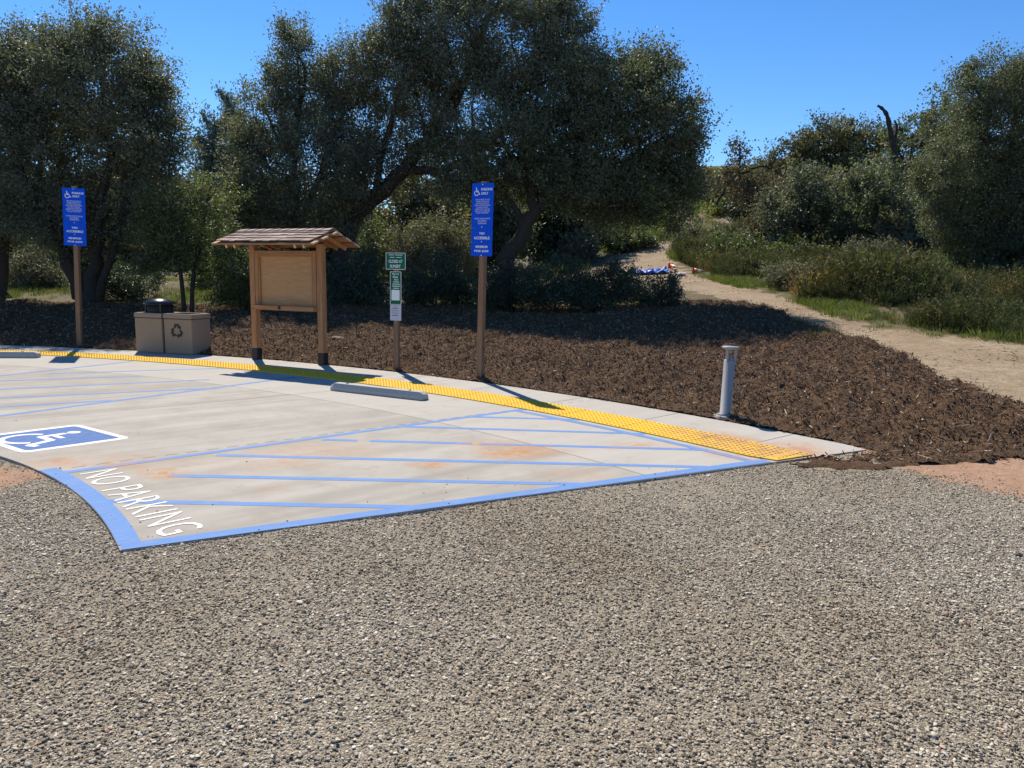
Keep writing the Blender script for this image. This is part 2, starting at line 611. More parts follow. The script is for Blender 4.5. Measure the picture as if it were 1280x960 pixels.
mulch_trail_px = [(960, 383), (995, 400), (1048, 416), (1101, 430), (1137, 446), (1172, 467), (1225, 485), (1254, 501), (1280, 507)]
mulch_back_px = [(-120, 378), (0, 377), (100, 378), (170, 379), (250, 381), (330, 382), (430, 383), (600, 383), (720, 382), (800, 381), (880, 378), (930, 377)]
mb = hits(mulch_back_px)
mt = hits(mulch_trail_px)
far_right = np.array([(11.5, 11.2), (12.5, 8.8), (8.5, 7.5)])
mf = np.array([G(p, q) for p, q in [(1280, 578), (1172, 582), (1084, 587), (1040, 586), (1000, 582), (980, 577)]])
mulch_poly = [tuple(p) for p in mb] + [tuple(p) for p in mt] + [tuple(p) for p in far_right] + [tuple(p) for p in mf] + \
             [ARC(R_WALK - .03, a) for a in np.linspace(a_tip, RAD(103), 60)]
# start the arc at the pavement tip: (mulch laps over the end of the walk)
trail_px = [(x_ - 22, y_ + 14) for x_, y_ in mulch_trail_px[::-1]] + [(900, 372), (860, 364), (820, 354), (775, 342), (762, 330), (762, 318), (800, 311), (830, 303), (842, 298), (852, 303), (840, 318),
                                   (848, 333), (870, 343), (900, 351), (960, 364), (1031, 389), (1101, 408), (1172, 417), (1280, 426)]
trail_poly = [(16, 9.5)] + [tuple(p) for p in hits(trail_px)] + [(24, 22)]
path2_poly = [tuple(p) for p in hits([(874, 261), (890, 264), (905, 268), (922, 274), (918, 281), (895, 277), (876, 270)])]

# ------------------------------------------------------------------ ground sheet
az = np.unique(np.concatenate([np.linspace(-180, -48, 50), np.linspace(-48, 48, 640), np.linspace(48, 180, 50)]))[:-1]
rd = np.concatenate([[.3], np.linspace(1.2, 9, 60), np.geomspace(9.1, 120, 330), np.geomspace(125, 900, 24)])
AZ, RD = np.meshgrid(np.radians(az), rd)
GX, GY = RD * np.sin(AZ), RD * np.cos(AZ)
jx = GX + .28 * vnoise(GX, GY, 3.1, 11) + .10 * vnoise(GX, GY, 11, 12)
jy = GY + .28 * vnoise(GX, GY, 3.1, 13) + .10 * vnoise(GX, GY, 11, 14)
m_trail = inpoly(jx, jy, trail_poly) | inpoly(jx, jy, path2_poly)
m_mulch = inpoly(GX, GY, mulch_poly)
rrG = np.hypot(GX - CX, GY - CY) - R_WALK
lot = (rrG < .8) | (GY < 7.1)
red = lot & (((GY > 6.42 + .30 * vnoise(GX, GY, 2.2, 21) - np.clip(GX - 3.3, 0, .9) + 1.6 * np.clip((3.7 - GX) / .4, 0, 1)) & (GX > 2.2)) | (np.hypot(GX + 4.9, (GY - 5.75) * 1.3) < 1.0 + .25 * vnoise(GX, GY, 4, 22)))
gravel_m = lot & ~red
GZ = Hgt(GX, GY)
inpad = inpoly(GX, GY, pad_poly)
GZ = GZ - np.where(lot, .014, 0) - np.where(m_mulch & ~lot, .07, 0) - np.where(m_trail & ~m_mulch, .03, 0)
GZ = GZ + np.where(lot, .006 * np.clip(vnoise(GX, GY, 4, 31), -1.6, 1.2), 0)
nr, na = GX.shape
idx = np.arange(nr * na).reshape(nr, na)
q = np.stack([idx[:-1], np.roll(idx, -1, 1)[:-1], np.roll(idx, -1, 1)[1:], idx[1:]], -1).reshape(-1, 4)
q = q[:, ::-1]
me = npmesh('ground', np.stack([GX, GY, GZ], -1).reshape(-1, 3), q, True,
            {'trail': ('POINT', m_trail.ravel().astype(float)), 'gravel': ('POINT', gravel_m.ravel().astype(float)), 'red': ('POINT', red.ravel().astype(float))})
M_ground, nt, b = new_mat('earth')
pos = geopos(nt)
at = lambda n_: nd(nt, 'ShaderNodeAttribute', attribute_name=n_).outputs['Fac']
n1 = noise(nt, pos, .8, 6, .65)
n2 = noise(nt, pos, 7, 6, .65)
n3 = noise(nt, pos, 40, 4, .6)
earth = ramp(nt, n2, [(.3, (.06, .047, .03)), (.5, (.12, .095, .055)), (.7, (.16, .13, .07))])
earth = mixc(nt, ramp(nt, n1, [(.45, (0, 0, 0)), (.6, (.8, .8, .8))]), earth, (.11, .10, .05))
tr1 = ramp(nt, n2, [(.25, (.19, .145, .092)), (.5, (.31, .245, .162)), (.75, (.42, .34, .235))])
tr1 = mixc(nt, ramp(nt, n1, [(.42, (0, 0, 0)), (.62, (.8, .8, .8))]), tr1, (.235, .165, .105))
tr1 = mixc(nt, ramp(nt, n3, [(.54, (0, 0, 0)), (.64, (.75, .75, .75))]), tr1, (.10, .075, .05))
c = mixc(nt, at('trail'), earth, tr1)
vor = nd(nt, 'ShaderNodeTexVoronoi', inp={'Scale': 95.0, 'Randomness': 1.0})
lnk(nt, pos, vor.inputs['Vector'])
sep = nt.nodes.new('ShaderNodeSeparateColor')
lnk(nt, vor.outputs['Color'], sep.inputs[0])
grc = ramp(nt, sep.outputs[0], [(0, (.20, .17, .125)), (.5, (.34, .295, .22)), (.85, (.45, .395, .30)), (1, (.55, .49, .39))])
grc = mixc(nt, ramp(nt, vor.outputs['Distance'], [(.35, (0, 0, 0)), (.7, (1, 1, 1))]), grc, (.24, .203, .148))
c = mixc(nt, at('gravel'), c, grc)
rdc = ramp(nt, n2, [(.3, (.27, .15, .085)), (.7, (.42, .26, .165))])
rdc = mixc(nt, ramp(nt, sep.outputs[1], [(.80, (0, 0, 0)), (.84, (1, 1, 1))]), rdc, (.27, .24, .2))
c = mixc(nt, at('red'), c, rdc)
lnk(nt, c, b.inputs['Base Color'])
b.inputs['Roughness'].default_value = .95
b.inputs['Specular IOR Level'].default_value = .15
hh = mth(nt, 'ADD', mth(nt, 'MULTIPLY', n2, 1.4), mth(nt, 'MULTIPLY', n3, .6))
hh = mth(nt, 'SUBTRACT', hh, mth(nt, 'MULTIPLY', mth(nt, 'MULTIPLY', vor.outputs['Distance'], at('gravel')), .5))
bump(nt, hh, .9, .02, b)
tag(link('ground', me, M_ground), kind='structure')


# ------------------------------------------------------------------ pavement
def flat_mesh(name, poly, z):
    bm = bmesh.new()
    vs = [bm.verts.new((x, y, z)) for x, y in poly]
    f = bm.faces.new(vs)
    if f.normal.z < 0:
        f.normal_flip()
    bmesh.ops.triangulate(bm, faces=[f])
    me = bpy.data.meshes.new(name)
    bm.to_mesh(me)
    bm.free()
    return me


bm = bmesh.new()
vs = [bm.verts.new((x, y, 0)) for x, y in pad_poly]
f = bm.faces.new(vs)
bm.normal_update()
if f.normal.z < 0:
    f.normal_flip()
r = bmesh.ops.extrude_face_region(bm, geom=[f])
bmesh.ops.translate(bm, vec=(0, 0, -.14), verts=[v for v in r['geom'] if isinstance(v, bmesh.types.BMVert)])
bm.normal_update()
bmesh.ops.recalc_face_normals(bm, faces=bm.faces)
bmesh.ops.triangulate(bm, faces=[f_ for f_ in bm.faces if len(f_.verts) > 4])
me = bpy.data.meshes.new('pavement')
bm.to_mesh(me)
bm.free()
pav = tag(link('pavement', me, M_conc), kind='structure')


def strip(mb_, pts, w, z, w2=None):
    """flat ribbon along a polyline, w to either side"""
    P = np.asarray(pts, float)
    v = []
    for i in range(len(P)):
        t = P[min(i + 1, len(P) - 1)] - P[max(i - 1, 0)]
        t /= np.linalg.norm(t)
        n = np.array([-t[1], t[0]])
        v += [(*(P[i] + n * w), z), (*(P[i] - n * (w if w2 is None else w2)), z)]
    f = [(2 * i, 2 * i + 1, 2 * i + 3, 2 * i + 2) for i in range(len(P) - 1)]
    return mb_.add(v, f)


corner, pin, tip = map(np.array, (corner, pin, tip))
fd = (pin - corner) / np.linalg.norm(pin - corner)
fn = np.array([-fd[1], fd[0]])
ZL = .002
m = MB()
strip(m, [corner + fn * .058 + fd * .005, pin + fn * .058 - fd * .05], .057, ZL + .0004)
m.build('front_border_line', M_lineblue, pav)
m = MB()
la = [(LC[0] + (LR + .066) * math.cos(a), LC[1] + (LR + .066) * math.sin(a)) for a in np.linspace(math.atan2(6.0 - LC[1], -3.62 - LC[0]) + .03, a0 + .012, 24)]
strip(m, la, .064, ZL + .0002)
m.build('edge_border_line', M_lineblue, pav)


def pxline(a, b, w=.041, z=ZL - .0006, name='hatch_line', mat=M_lineblue):
    A, B = np.array(G(*a)), np.array(G(*b))
    m = MB()
    strip(m, [A, (A + B) / 2, B], w, z)
    return m.build(name, mat, pav)


pxline((82, 590.5), (656, 511.5), .042, ZL - .0003, 'stall_line')
pxline((588, 521), (724, 524.6))
pxline((498, 533), (806, 542.3))
pxline((403, 549.5), (446, 550.7))
pxline((463, 551.1), (590, 554.5))
pxline((600, 554.8), (886, 562.4))
pxline((271, 569), (885, 584))
pxline((212, 594.5), (738, 605.5))
pxline((120, 626), (520, 634))
pxline((0, 520), (369, 471.5), .042, ZL - .0003, 'stall_line')
pxline((-120, 483), (165, 451.8), .042, ZL - .0003, 'stall_line')
for a, b_ in [((-40, 477.5), (180, 470)), ((-40, 488.5), (262, 474.5)), ((-40, 499.5), (270, 485.2)), ((-40, 511), (140, 500.5)), ((60, 467), (300, 459.8))]:
    pxline(a, b_, .036)
m = MB()
a1 = math.atan2(G(656, 511)[1] - CY, G(656, 511)[0] - CX)
strip(m, [ARC(R_STRIP0 - .12, a) for a in np.linspace(math.atan2(pin[1] - CY, pin[0] - CX) + .004, a1, 30)], .045, ZL + .0001)
m.build('kerb_line', M_lineblue, pav)

# ---- lettering
VF = bpy.data.fonts.get('Bfont') or None


def text_mesh(name, body, size=1.0, extrude=0.0, spacing=1.0, bold=0.0, line=1.0):
    cu = bpy.data.curves.new(name, 'FONT')
    cu.body = body
    cu.size = size
    cu.align_x = 'CENTER'
    cu.align_y = 'CENTER'
    cu.space_character = spacing
    cu.space_line = line
    cu.extrude = extrude
    cu.offset = bold
    cu.resolution_u = 3
    o = bpy.data.objects.new(name, cu)
    C.objects.link(o)
    dg = bpy.context.evaluated_depsgraph_get()
    me = bpy.data.meshes.new_from_object(o.evaluated_get(dg))
    me.name = name
    bpy.data.objects.remove(o)
    bpy.data.curves.remove(cu)
    return me


def fit(me, wid, hei):
    co_ = np.empty(len(me.vertices) * 3)
    me.vertices.foreach_get('co', co_)
    co_ = co_.reshape(-1, 3)
    lo, hi = co_.min(0), co_.max(0)
    co_[:, 0] = (co_[:, 0] - (lo[0] + hi[0]) / 2) / (hi[0] - lo[0]) * wid
    co_[:, 1] = (co_[:, 1] - (lo[1] + hi[1]) / 2) / (hi[1] - lo[1]) * hei
    me.vertices.foreach_set('co', co_.ravel())
    me.update()
    return me


# NO PARKING: runs along the curved blue edge, letter tops towards the stall
tm = text_mesh('lettering', 'NO PARKING', 1, bold=-.004, spacing=1.08)
p_start, p_end = np.array(G(124, 590)), np.array(G(228, 664))
tdir = (p_end - p_start) / np.linalg.norm(p_end - p_start)
fit(tm, np.linalg.norm(p_end - p_start) + .05, .285)
ctr = (p_start + p_end) / 2
link('lettering', tm, M_linewhite, pav, (ctr[0], ctr[1], ZL + .0010), (0, 0, math.atan2(tdir[1], tdir[0])))


# ---- access symbol strokes
def stroke(mb_, pts, w, z=0, closed=False):
    P = [np.array(p, float) for p in pts]
    for i in range(len(P) - 1):
        t = P[i + 1] - P[i]
        t /= np.linalg.norm(t)
        n = np.array([-t[1], t[0]]) * w / 2
        e = t * w * .18
        q_ = [P[i] - e + n, P[i] - e - n, P[i + 1] + e - n, P[i + 1] + e + n]
        mb_.add([(x, y, z + .00012 * i) for x, y in q_], [(0, 1, 2, 3)])


def disc(mb_, c, r, z=0, n=20):
    mb_.add([(c[0] + r * math.cos(2 * math.pi * k / n), c[1] + r * math.sin(2 * math.pi * k / n), z) for k in range(n)], [tuple(range(n))])


def isa_symbol(s=1.0, wgt=.10):
    """wheelchair figure in a unit square, facing right"""
    mb_ = MB()
    disc(mb_, (-.12 * s, .42 * s), .085 * s, .0012 * s)
    stroke(mb_, [(-.12 * s, .30 * s), (-.10 * s, -.02 * s), (.20 * s, -.02 * s), (.34 * s, -.36 * s), (.44 * s, -.32 * s)], wgt * s)
    stroke(mb_, [(-.11 * s, .14 * s), (.15 * s, .14 * s)], wgt * .8 * s, .001 * s)
    arc = [(-.08 * s + .30 * s * math.cos(a), -.18 * s + .30 * s * math.sin(a)) for a in np.linspace(RAD(125), RAD(338), 22)]
    stroke(mb_, arc, wgt * .85 * s, .002 * s)
    return mb_


Q = [np.array(G(*p_)) for p_ in ((-26, 546.4), (100, 533.0), (144, 547), (39.6, 563.6))]
ctr = sum(Q) / 4
ax_u = (Q[2] - Q[3] + Q[1] - Q[0]) / 2      # symbol's up
ax_r = (Q[3] - Q[0] + Q[2] - Q[1]) / 2      # symbol's right, towards the lot


def on_axes(mb_, name, z, mat, parent):
    V = np.array(mb_.v)
    mb_.v = [(*(ctr + ax_r * a_ + ax_u * b_), z + c_) for a_, b_, c_ in V]
    o_ = mb_.build(name, mat, parent)
    bm_ = bmesh.new(); bm_.from_mesh(o_.data)
    for f_ in bm_.faces:
        if f_.normal.z < 0: f_.normal_flip()
    bm_.to_mesh(o_.data); bm_.free()
    return o_


def rrect(mb_, hx, hy, r, z):
    p = []
    for cx_, cy_, a in ((hx - r, hy - r, 0), (-hx + r, hy - r, 90), (-hx + r, -hy + r, 180), (hx - r, -hy + r, 270)):
        for k in range(5):
            t_ = RAD(a + 22.5 * k)
            p.append((cx_ + r * math.cos(t_), cy_ + r * math.sin(t_), z))
    mb_.add(p, [tuple(range(len(p)))])


m = MB(); rrect(m, .60, .58, .10, 0)
on_axes(m, 'symbol_border', ZL - .001, M_linewhite, pav)
m = MB(); rrect(m, .505, .50, .05, 0)
sf = on_axes(m, 'symbol_field', ZL - .0002, M_symblue, pav)
m = isa_symbol(.86, .095)
m.v = [(x - .03, y - .06, z * .3) for x, y, z in m.v]
on_axes(m, 'access_symbol', ZL + .0004, M_linewhite, sf)

# ---- tactile strip with truncated domes
th0 = math.atan2(pin[1] - CY, pin[0] - CX) + .004
m_v, m_f = [], []
ang_step = .061 / 20.0
R0, R1 = R_STRIP0 + .012, R_STRIP1 - .006
a_list = np.arange(th0 + .004, A_END, ang_step)
mbt = MB()
panel = .915 / 20.0
aa = th0
while aa < A_END:
    seg = np.linspace(aa + .0002, aa + panel - .0002, 6)
    inner = [ARC(R0, a) for a in seg]
    outer = [ARC(R1, a) for a in seg]
    if aa == th0:   # first panel is cut to the front edge of the pavement
        e = np.array(pin) + fd * .02 + fn * .01
        lo = e + fd * .0
        hi = e + fd * .60
        outer[0] = tuple(np.array(ARC(R1, math.atan2(hi[1] - CY, hi[0] - CX) + .002)))
        inner[0] = tuple(e)
    v = [(x, y, .012) for x, y in inner] + [(x, y, .012) for x, y in outer] + [(x, y, -.01) for x, y in inner] + [(x, y, -.01) for x, y in outer]
    k = len(seg)
    f = [(i, k + i, k + i + 1, i + 1) for i in range(k - 1)]
    f += [(i, i + 1, 2 * k + i + 1, 2 * k + i) for i in range(k - 1)] + [(k + i + 1, k + i, 3 * k + i, 3 * k + i + 1) for i in range(k - 1)]
    f += [(0, 2 * k, 3 * k, k), (k - 1, 2 * k - 1, 4 * k - 1, 3 * k - 1)]
    mbt.add(v, f)
    aa += panel
nring = 7
for a in a_list:
    for rr in np.arange(R0 + .035, R1 - .02, .0605):
        cx_, cy_ = ARC(rr, a)
        if np.dot(np.array([cx_, cy_]) - corner, fn) < .05:
            continue
        v = []
        for r_, z_ in ((.0145, .0122), (.0135, .0165), (.0075, .0185)):
            v += [(cx_ + r_ * math.cos(6.283 * k / nring), cy_ + r_ * math.sin(6.283 * k / nring), z_) for k in range(nring)]
        f = [(i * nring + k, i * nring + (k + 1) % nring, (i + 1) * nring + (k + 1) % nring, (i + 1) * nring + k) for i in range(2) for k in range(nring)]
        f.append(tuple(2 * nring + k for k in range(nring)))
        mbt.add(v, f)
for a in np.arange(a_tip + .001, th0, ang_step):   # the tapering end towards the tip
    for rr in np.arange(R0 + .035, R1 - .02, .0605):
        cx_, cy_ = ARC(rr, a)
        if np.dot(np.array([cx_, cy_]) - corner, fn) < .05:
            continue
        mbt.lathe([(.0145, 0), (.0135, .0045), (.0075, .0065)], nring, (cx_, cy_, .012))
tact = mbt.build('tactile_paving', M_tact)
tag(tact, 'yellow tactile paving strip of raised domes along the back of the parking stalls', 'tactile paving')

# ------------------------------------------------------------------ wheel stops
def wheel_stop(A, B, label):
    A, B = np.array(A), np.array(B)
    L = np.linalg.norm(B - A)
    ang_ = math.atan2(*(B - A)[::-1])
    t = empty('wheel_stop', (*((A + B) / 2), 0), ang_, label=label, cat='wheel stop', group='concrete wheel stops')
    m = MB()
    prof = [(-.085, .0), (-.085, .045), (-.055, .105), (.055, .105), (.085, .045), (.085, .0)]
    xs = [(-L / 2, .8), (-L / 2 + .06, 1), (L / 2 - .06, 1), (L / 2, .8)]
    v = [(x, y * s_, z * (1 if s_ == 1 else .72) + .003) for x, s_ in xs for y, z in prof]
    n = len(prof)
    f = [(i * n + k, i * n + k + 1, (i + 1) * n + k + 1, (i + 1) * n + k) for i in range(3) for k in range(n - 1)]
    f += [(i * n + n - 1, i * n, (i + 1) * n, (i + 1) * n + n - 1) for i in range(3)]
    f += [tuple(range(n - 1, -1, -1)), tuple(3 * n + k for k in range(n))]
    m.add(v, f)
    o = m.build('body', M_concrete_small, t)
    for s_ in (-1, 1):
        mm = MB()
        mm.lathe([(.02, 0), (.02, .006), (.012, .009)], 12, (s_ * L * .34, 0, .108))
        mm.build('anchor_pin', M_shoe, t)


wheel_stop(G(417, 487), G(532, 500), 'grey concrete wheel stop beside the yellow strip in front of the notice board')
ws2 = np.array(G(49, 447))
wd = np.array(ARC(1, RAD(96) + math.pi / 2)) - np.array(ARC(0, 0))
wheel_stop(ws2 + wd * 1.75, ws2, 'grey concrete wheel stop cut by the photo edge near the far blue sign')


# ------------------------------------------------------------------ sign posts
def add_text(par, body, x, z, wid, hei, y, mat, bold=.01, name='lettering'):
    me_ = fit(text_mesh(name, body, 1, bold=bold, line=1.05), wid, hei)
    return link(name, me_, mat, par, (x, y, z), (math.pi / 2, 0, 0))


def plate(par, name, w_, z0, z1, y, mat, t_=.004, r=.02, x=0):
    hx, hz = w_ / 2, (z1 - z0) / 2
    p = []
    for cx_, cz_, a in ((hx - r, hz - r, 0), (-hx + r, hz - r, 90), (-hx + r, -hz + r, 180), (hx - r, -hz + r, 270)):
        for k in range(4):
            t2 = RAD(a + 30 * k)
            p.append((cx_ + r * math.cos(t2), cz_ + r * math.sin(t2)))
    m = MB()
    n = len(p)
    v = [(x + a, y - t_ / 2, (z0 + z1) / 2 + c_) for a, c_ in p] + [(x + a, y + t_ / 2, (z0 + z1) / 2 + c_) for a, c_ in p]
    m.add(v, [tuple(range(n)), tuple(range(2 * n - 1, n - 1, -1))] + [((i + 1) % n, i, n + i, n + (i + 1) % n) for i in range(n)])
    return m.build(name, mat, par)


def bolt(par, x, z, y, r=.009):
    m = MB()
    m.lathe([(r, 0), (r, .004), (r * .5, .007)], 10)
    return m.build('bolt', M_signwhite, par, (x, y, z), (math.pi / 2, 0, 0))


def parking_sign(xy, ztop, z0, z1, rz, wid, lean, label):
    gz = float(Hgt(*xy)) - .02
    t = empty('parking_sign', (xy[0], xy[1], gz), rz, label=label, cat='parking sign', group='blue accessible parking signs on wooden posts')
    t.rotation_euler = (0, lean, rz)
    m = MB()
    m.box((0, 0, (ztop - .05) / 2 - .15 + .025), (.092, .092, ztop + .25), bev=.006)
    m.build('post', M_post, t)
    h = z1 - z0
    a, b_ = z0 + h * .385, z0 + h * .19
    y = -.046 - .003
    p1 = plate(t, 'upper_sign', wid, a + .002, z1, y, M_signblue)
    p2 = plate(t, 'middle_sign', wid, b_ + .001, a - .001, y, M_signblue)
    p3 = plate(t, 'lower_sign', wid, z0, b_ - .001, y, M_signblue)
    yf = y - .0035
    s_ = wid
    me_ = isa_symbol(s_ * .31, .11).mesh('access_symbol')
    link('access_symbol', me_, M_signwhite, p1, (-s_ * .26, yf, z1 - h * .115), (math.pi / 2, 0, 0))
    add_text(p1, 'PARKING', s_ * .19, z1 - h * .085, s_ * .52, h * .036, yf, M_signwhite, .025)
    add_text(p1, 'ONLY', s_ * .10, z1 - h * .14, s_ * .33, h * .036, yf, M_signwhite, .025)
    add_text(p1, "UNAUTHORIZED VEHICLES\nPARKED IN DESIGNATED\nACCESSIBLE SPACES NOT\nDISPLAYING DISTINGUISHING\nPLACARDS OR SPECIAL\nLICENSE PLATES ISSUED FOR\nPERSONS WITH DISABILITIES\nWILL BE TOWED AWAY", 0, z1 - h * .315, s_ * .72, h * .20, yf, M_signwhite, 0)
    add_text(p1, "TOWED VEHICLES MAY BE\nRECLAIMED BY\nTELEPHONING", 0, z1 - h * .515, s_ * .74, h * .085, yf, M_signwhite, 0)
    add_text(p2, 'VAN', 0, z1 - h * .685, s_ * .25, h * .035, yf, M_signwhite, .025)
    add_text(p2, 'ACCESSIBLE', 0, z1 - h * .748, s_ * .74, h * .038, yf, M_signwhite, .025)
    add_text(p3, 'MINIMUM', 0, z1 - h * .87, s_ * .55, h * .034, yf, M_signwhite, .025)
    add_text(p3, 'FINE $250', 0, z1 - h * .93, s_ * .66, h * .034, yf, M_signwhite, .025)
    for z in (z1 - .02, a + .02): bolt(p1, 0, z, yf)
    for z in (b_ + .014,): bolt(p2, 0, z, yf)
    bolt(p3, 0, z0 + .014, yf)
    return t


def zpx(px, py, xy):
    return float(W(px, py, xy[1])[2])


s1 = np.array(G(600, 475))
gz = float(Hgt(*s1))
parking_sign(s1, zpx(605, 225, s1), zpx(602, 320, s1), zpx(604, 229, s1), RAD(-30), .385, RAD(.9), 'tall blue parking sign on a wooden post between green sign and grey bollard light')
s0 = np.array(G(100, 433.5))
parking_sign(s0, zpx(95, 231, s0), zpx(96, 307, s0), zpx(95, 235, s0), RAD(2), .45, RAD(2.0), 'tall blue accessible parking sign on a wooden post left of the tan bins')

# green sign post
g0 = np.array(G(496, 463))
t = empty('park_sign', (*g0, float(Hgt(*g0)) - .02), RAD(-14), label='slim wooden post carrying a green closing time sign above a narrow green and grey panel', cat='sign')
t.rotation_euler[1] = RAD(.3)
zz = lambda py: zpx(496, py, g0)
m = MB()
m.box((0, 0, zz(320) / 2 - .12), (.082, .082, zz(320) + .24), bev=.006)
m.build('post', M_post, t)
y = -.044
p = plate(t, 'closing_sign', .352, zz(336.5), zz(315.5), y, M_signwhite, r=.012)
pi_ = plate(p, 'green_field', .335, zz(336.5) + .009, zz(315.5) - .009, y - .003, M_signgreen, .003, .008)
yf = y - .0055
# two lines too small to read in the photo are left as fine white rules of word length
for z_, segs in ((zz(318.3), ((-.12, -.03), (-.01, .125))), (zz(321.3), ((-.10, -.02), (.01, .105)))):
    for xa, xb in segs:
        m = MB()
        m.box(((xa + xb) / 2, yf, z_), (xb - xa, .001, .009))
        m.build('small_print', M_signwhite, pi_)
add_text(pi_, 'CLOSED AT', 0, zz(326.2), .245, .05, yf, M_signwhite, .02)
add_text(pi_, 'SUNSET', -.005, zz(332.3), .19, .05, yf, M_signwhite, .02)
p = plate(t, 'pay_sign', .20, zz(380), zz(339), y, M_signwhite, r=.008)
pi_ = plate(p, 'green_field', .182, zz(380) + .006, zz(339) - .009, y - .003, M_signgreen, .003, .006)
add_text(pi_, 'Pay to', 0, zz(342.2), .12, .04, yf, M_signwhite, .02)
add_text(pi_, 'Park', 0, zz(345.8), .095, .04, yf, M_signwhite, .02)
for k, wd_ in enumerate((.07, .10, .13, .14, .10)):
    m = MB()
    m.box((.01, yf, zz(349.3 + 2.6 * k)), (wd_, .001, .012))
    m.build('small_print', M_signwhite, pi_)
plate(pi_, 'white_square', .145, zz(374.8), zz(361.8), yf - .001, M_signwhite, .002, .004)
p = plate(t, 'notice_plate', .20, zz(400), zz(380) - .004, y - .001, M_plate, r=.006)
for k, wd_ in enumerate((.05, .10, .13, .12, .11)):
    m = MB()
    m.box((-.01 if k else 0, y - .0042, zz(382 + 2.9 * k)), (wd_, .001, .011 if k in (1, 4) else .006))
    m.build('small_print', M_ink, p)
bolt(p, .07, zz(399), y - .004, .006)

# ------------------------------------------------------------------ notice board kiosk
kL, kR = np.array(G(321.5, 449)), np.array(G(404, 456))
kc = (kL + kR) / 2
kth = math.atan2(*(kR - kL)[::-1])
half = np.linalg.norm(kR - kL) / 2
kg = float(Hgt(*kc))
K = empty('notice_board', (kc[0], kc[1], kg - .01), kth, label='wooden trailhead notice board with bare plywood panel under a shingled gable roof', cat='notice board')
kz = lambda py: float(W(362, py, kc[1])[2]) - kg + .01
PW = .118
ztopk = kz(305)
for s_ in (-1, 1):
    m = MB()
    m.box((s_ * half, 0, (ztopk + .21) / 2), (PW, PW, ztopk - .21), bev=.008)
    m.build('post', M_kwood, K)
    m = MB()
    m.box((s_ * half, 0, .06), (PW + .012, PW + .012, .33), bev=.004)
    m.build('post_base', M_shoe, K)
zb0, zb1 = kz(388), kz(313.5)
inner = half - PW / 2
yb = -.01
m = MB()
m.box((0, yb, (zb0 + zb1) / 2), (2 * inner - .16, .018, zb1 - zb0 - .16))
m.build('board_panel', M_ply, K)
FR = .075
for s_ in (-1, 1):
    m = MB()
    m.box((s_ * (inner - .012 - FR / 2), yb - .012, (zb0 + zb1) / 2), (FR, .075, zb1 - zb0), bev=.004)
    m.build('frame_stile', M_kwood, K)
m = MB()
for z_ in (zb1 - FR / 2 - .002,):
    m.box((0, yb - .013, z_), (2 * inner - .03 - 2 * FR, .07, FR), bev=.004)
m.build('frame_rail', M_kwoodx, K)
m = MB()
w2 = inner - .012 - FR
for s_ in (-1, 1):
    m.box((s_ * (w2 - .016), yb - .022, (zb0 + zb1) / 2 + .0), (.03, .035, zb1 - zb0 - 2 * FR - .004), bev=.003)
m.box((0, yb - .022, zb1 - FR - .02), (2 * w2 - .066, .033, .03), bev=.003)
m.build('inner_moulding', M_kwood, K)
m = MB()
m.box((0, yb - .06, zb0 + .045), (2 * inner - .004, .19, .085), bev=.006)
m.build('ledge', M_kwoodx, K)
m = MB()
m.box((-.05, yb - .165, zb0 + .05), (.035, .02, .06), bev=.003)
m.build('latch', M_shoe, K)
# roof
zr, ze = kz(289.5) + .0, kz(304.5)
ov = .22                       # gable overhang past each post
RLx = half + ov + .07
run = .60
pit = math.atan2(zr - ze, run)
for s_ in (-1, 1):              # crossing pairs of rafters resting on the posts
    for dx in (-.05, .05):
        for e in (-1, 1):
            m = MB()
            m.box((s_ * half + dx * 1.9, e * run * .44, zr - run * .44 * math.tan(pit) - .078), (.04, run * 1.02, .07), (-e * pit, 0, 0), bev=.003)
            rf_ = m.build('rafter', M_kwood, K)
            m = MB()
            m.box((s_ * half + dx * 1.9, e * run * .93, zr - run * .93 * math.tan(pit) - .082), (.036, .012, .062), (-e * pit, 0, 0))
            m.build('cut_end', M_end, rf_)
for s_ in (-1, 1):
    for fr_ in (.10, .52, .94):
        m = MB()
        m.box((0, s_ * run * fr_, zr - run * fr_ * math.tan(pit) - .022), (2 * RLx + .16 - .03 * fr_, .15 if fr_ > .2 else .118, .030), (-s_ * pit, 0, 0), bev=.002)
        bd = m.build('sheathing_board', M_kwoodx, K)
        for e in (-1, 1):
            m = MB()
            m.box((e * (RLx + .082 - .015 * fr_), s_ * run * fr_, zr - run * fr_ * math.tan(pit) - .022), (.012, .146 if fr_ > .2 else .114, .027), (-s_ * pit, 0, 0))
            m.build('cut_end', M_end, bd)
V_, F_, T_ = [], [], []
rs = random.Random(4)
for s_ in (-1, 1):
    rows = 4
    for r_ in range(rows):
        x = -RLx + (0 if r_ % 2 else -.06)
        while x < RLx:
            w_ = rs.uniform(.13, .21)
            x0_, x1_ = max(x, -RLx) + .004, min(x + w_, RLx) - .004
            if x1_ - x0_ > .02:
                d0 = run * 1.06 * r_ / rows - .02
                d1 = run * 1.06 * (r_ + 1) / rows + rs.uniform(.0, .03)
                th = .016
                lift0, lift1 = .002 + .004, .024 + rs.uniform(-.003, .006)
                b0 = len(V_)
                for (d_, l_) in ((d0, lift0), (d1, lift1)):
                    for xx in (x0_, x1_):
                        for q_ in (0, th):
                            V_.append((xx, s_ * max(d_, .0) * math.cos(pit) - 0 * s_, zr - max(d_, 0) * math.sin(pit) + l_ + q_))
                tt = rs.random()
                for f in ((0, 1, 3, 2), (4, 6, 7, 5), (1, 5, 7, 3), (0, 2, 6, 4), (0, 4, 5, 1), (2, 3, 7, 6)):
                    F_.append([b0 + i for i in f])
                    T_.append(tt)
            x += w_
x = -RLx
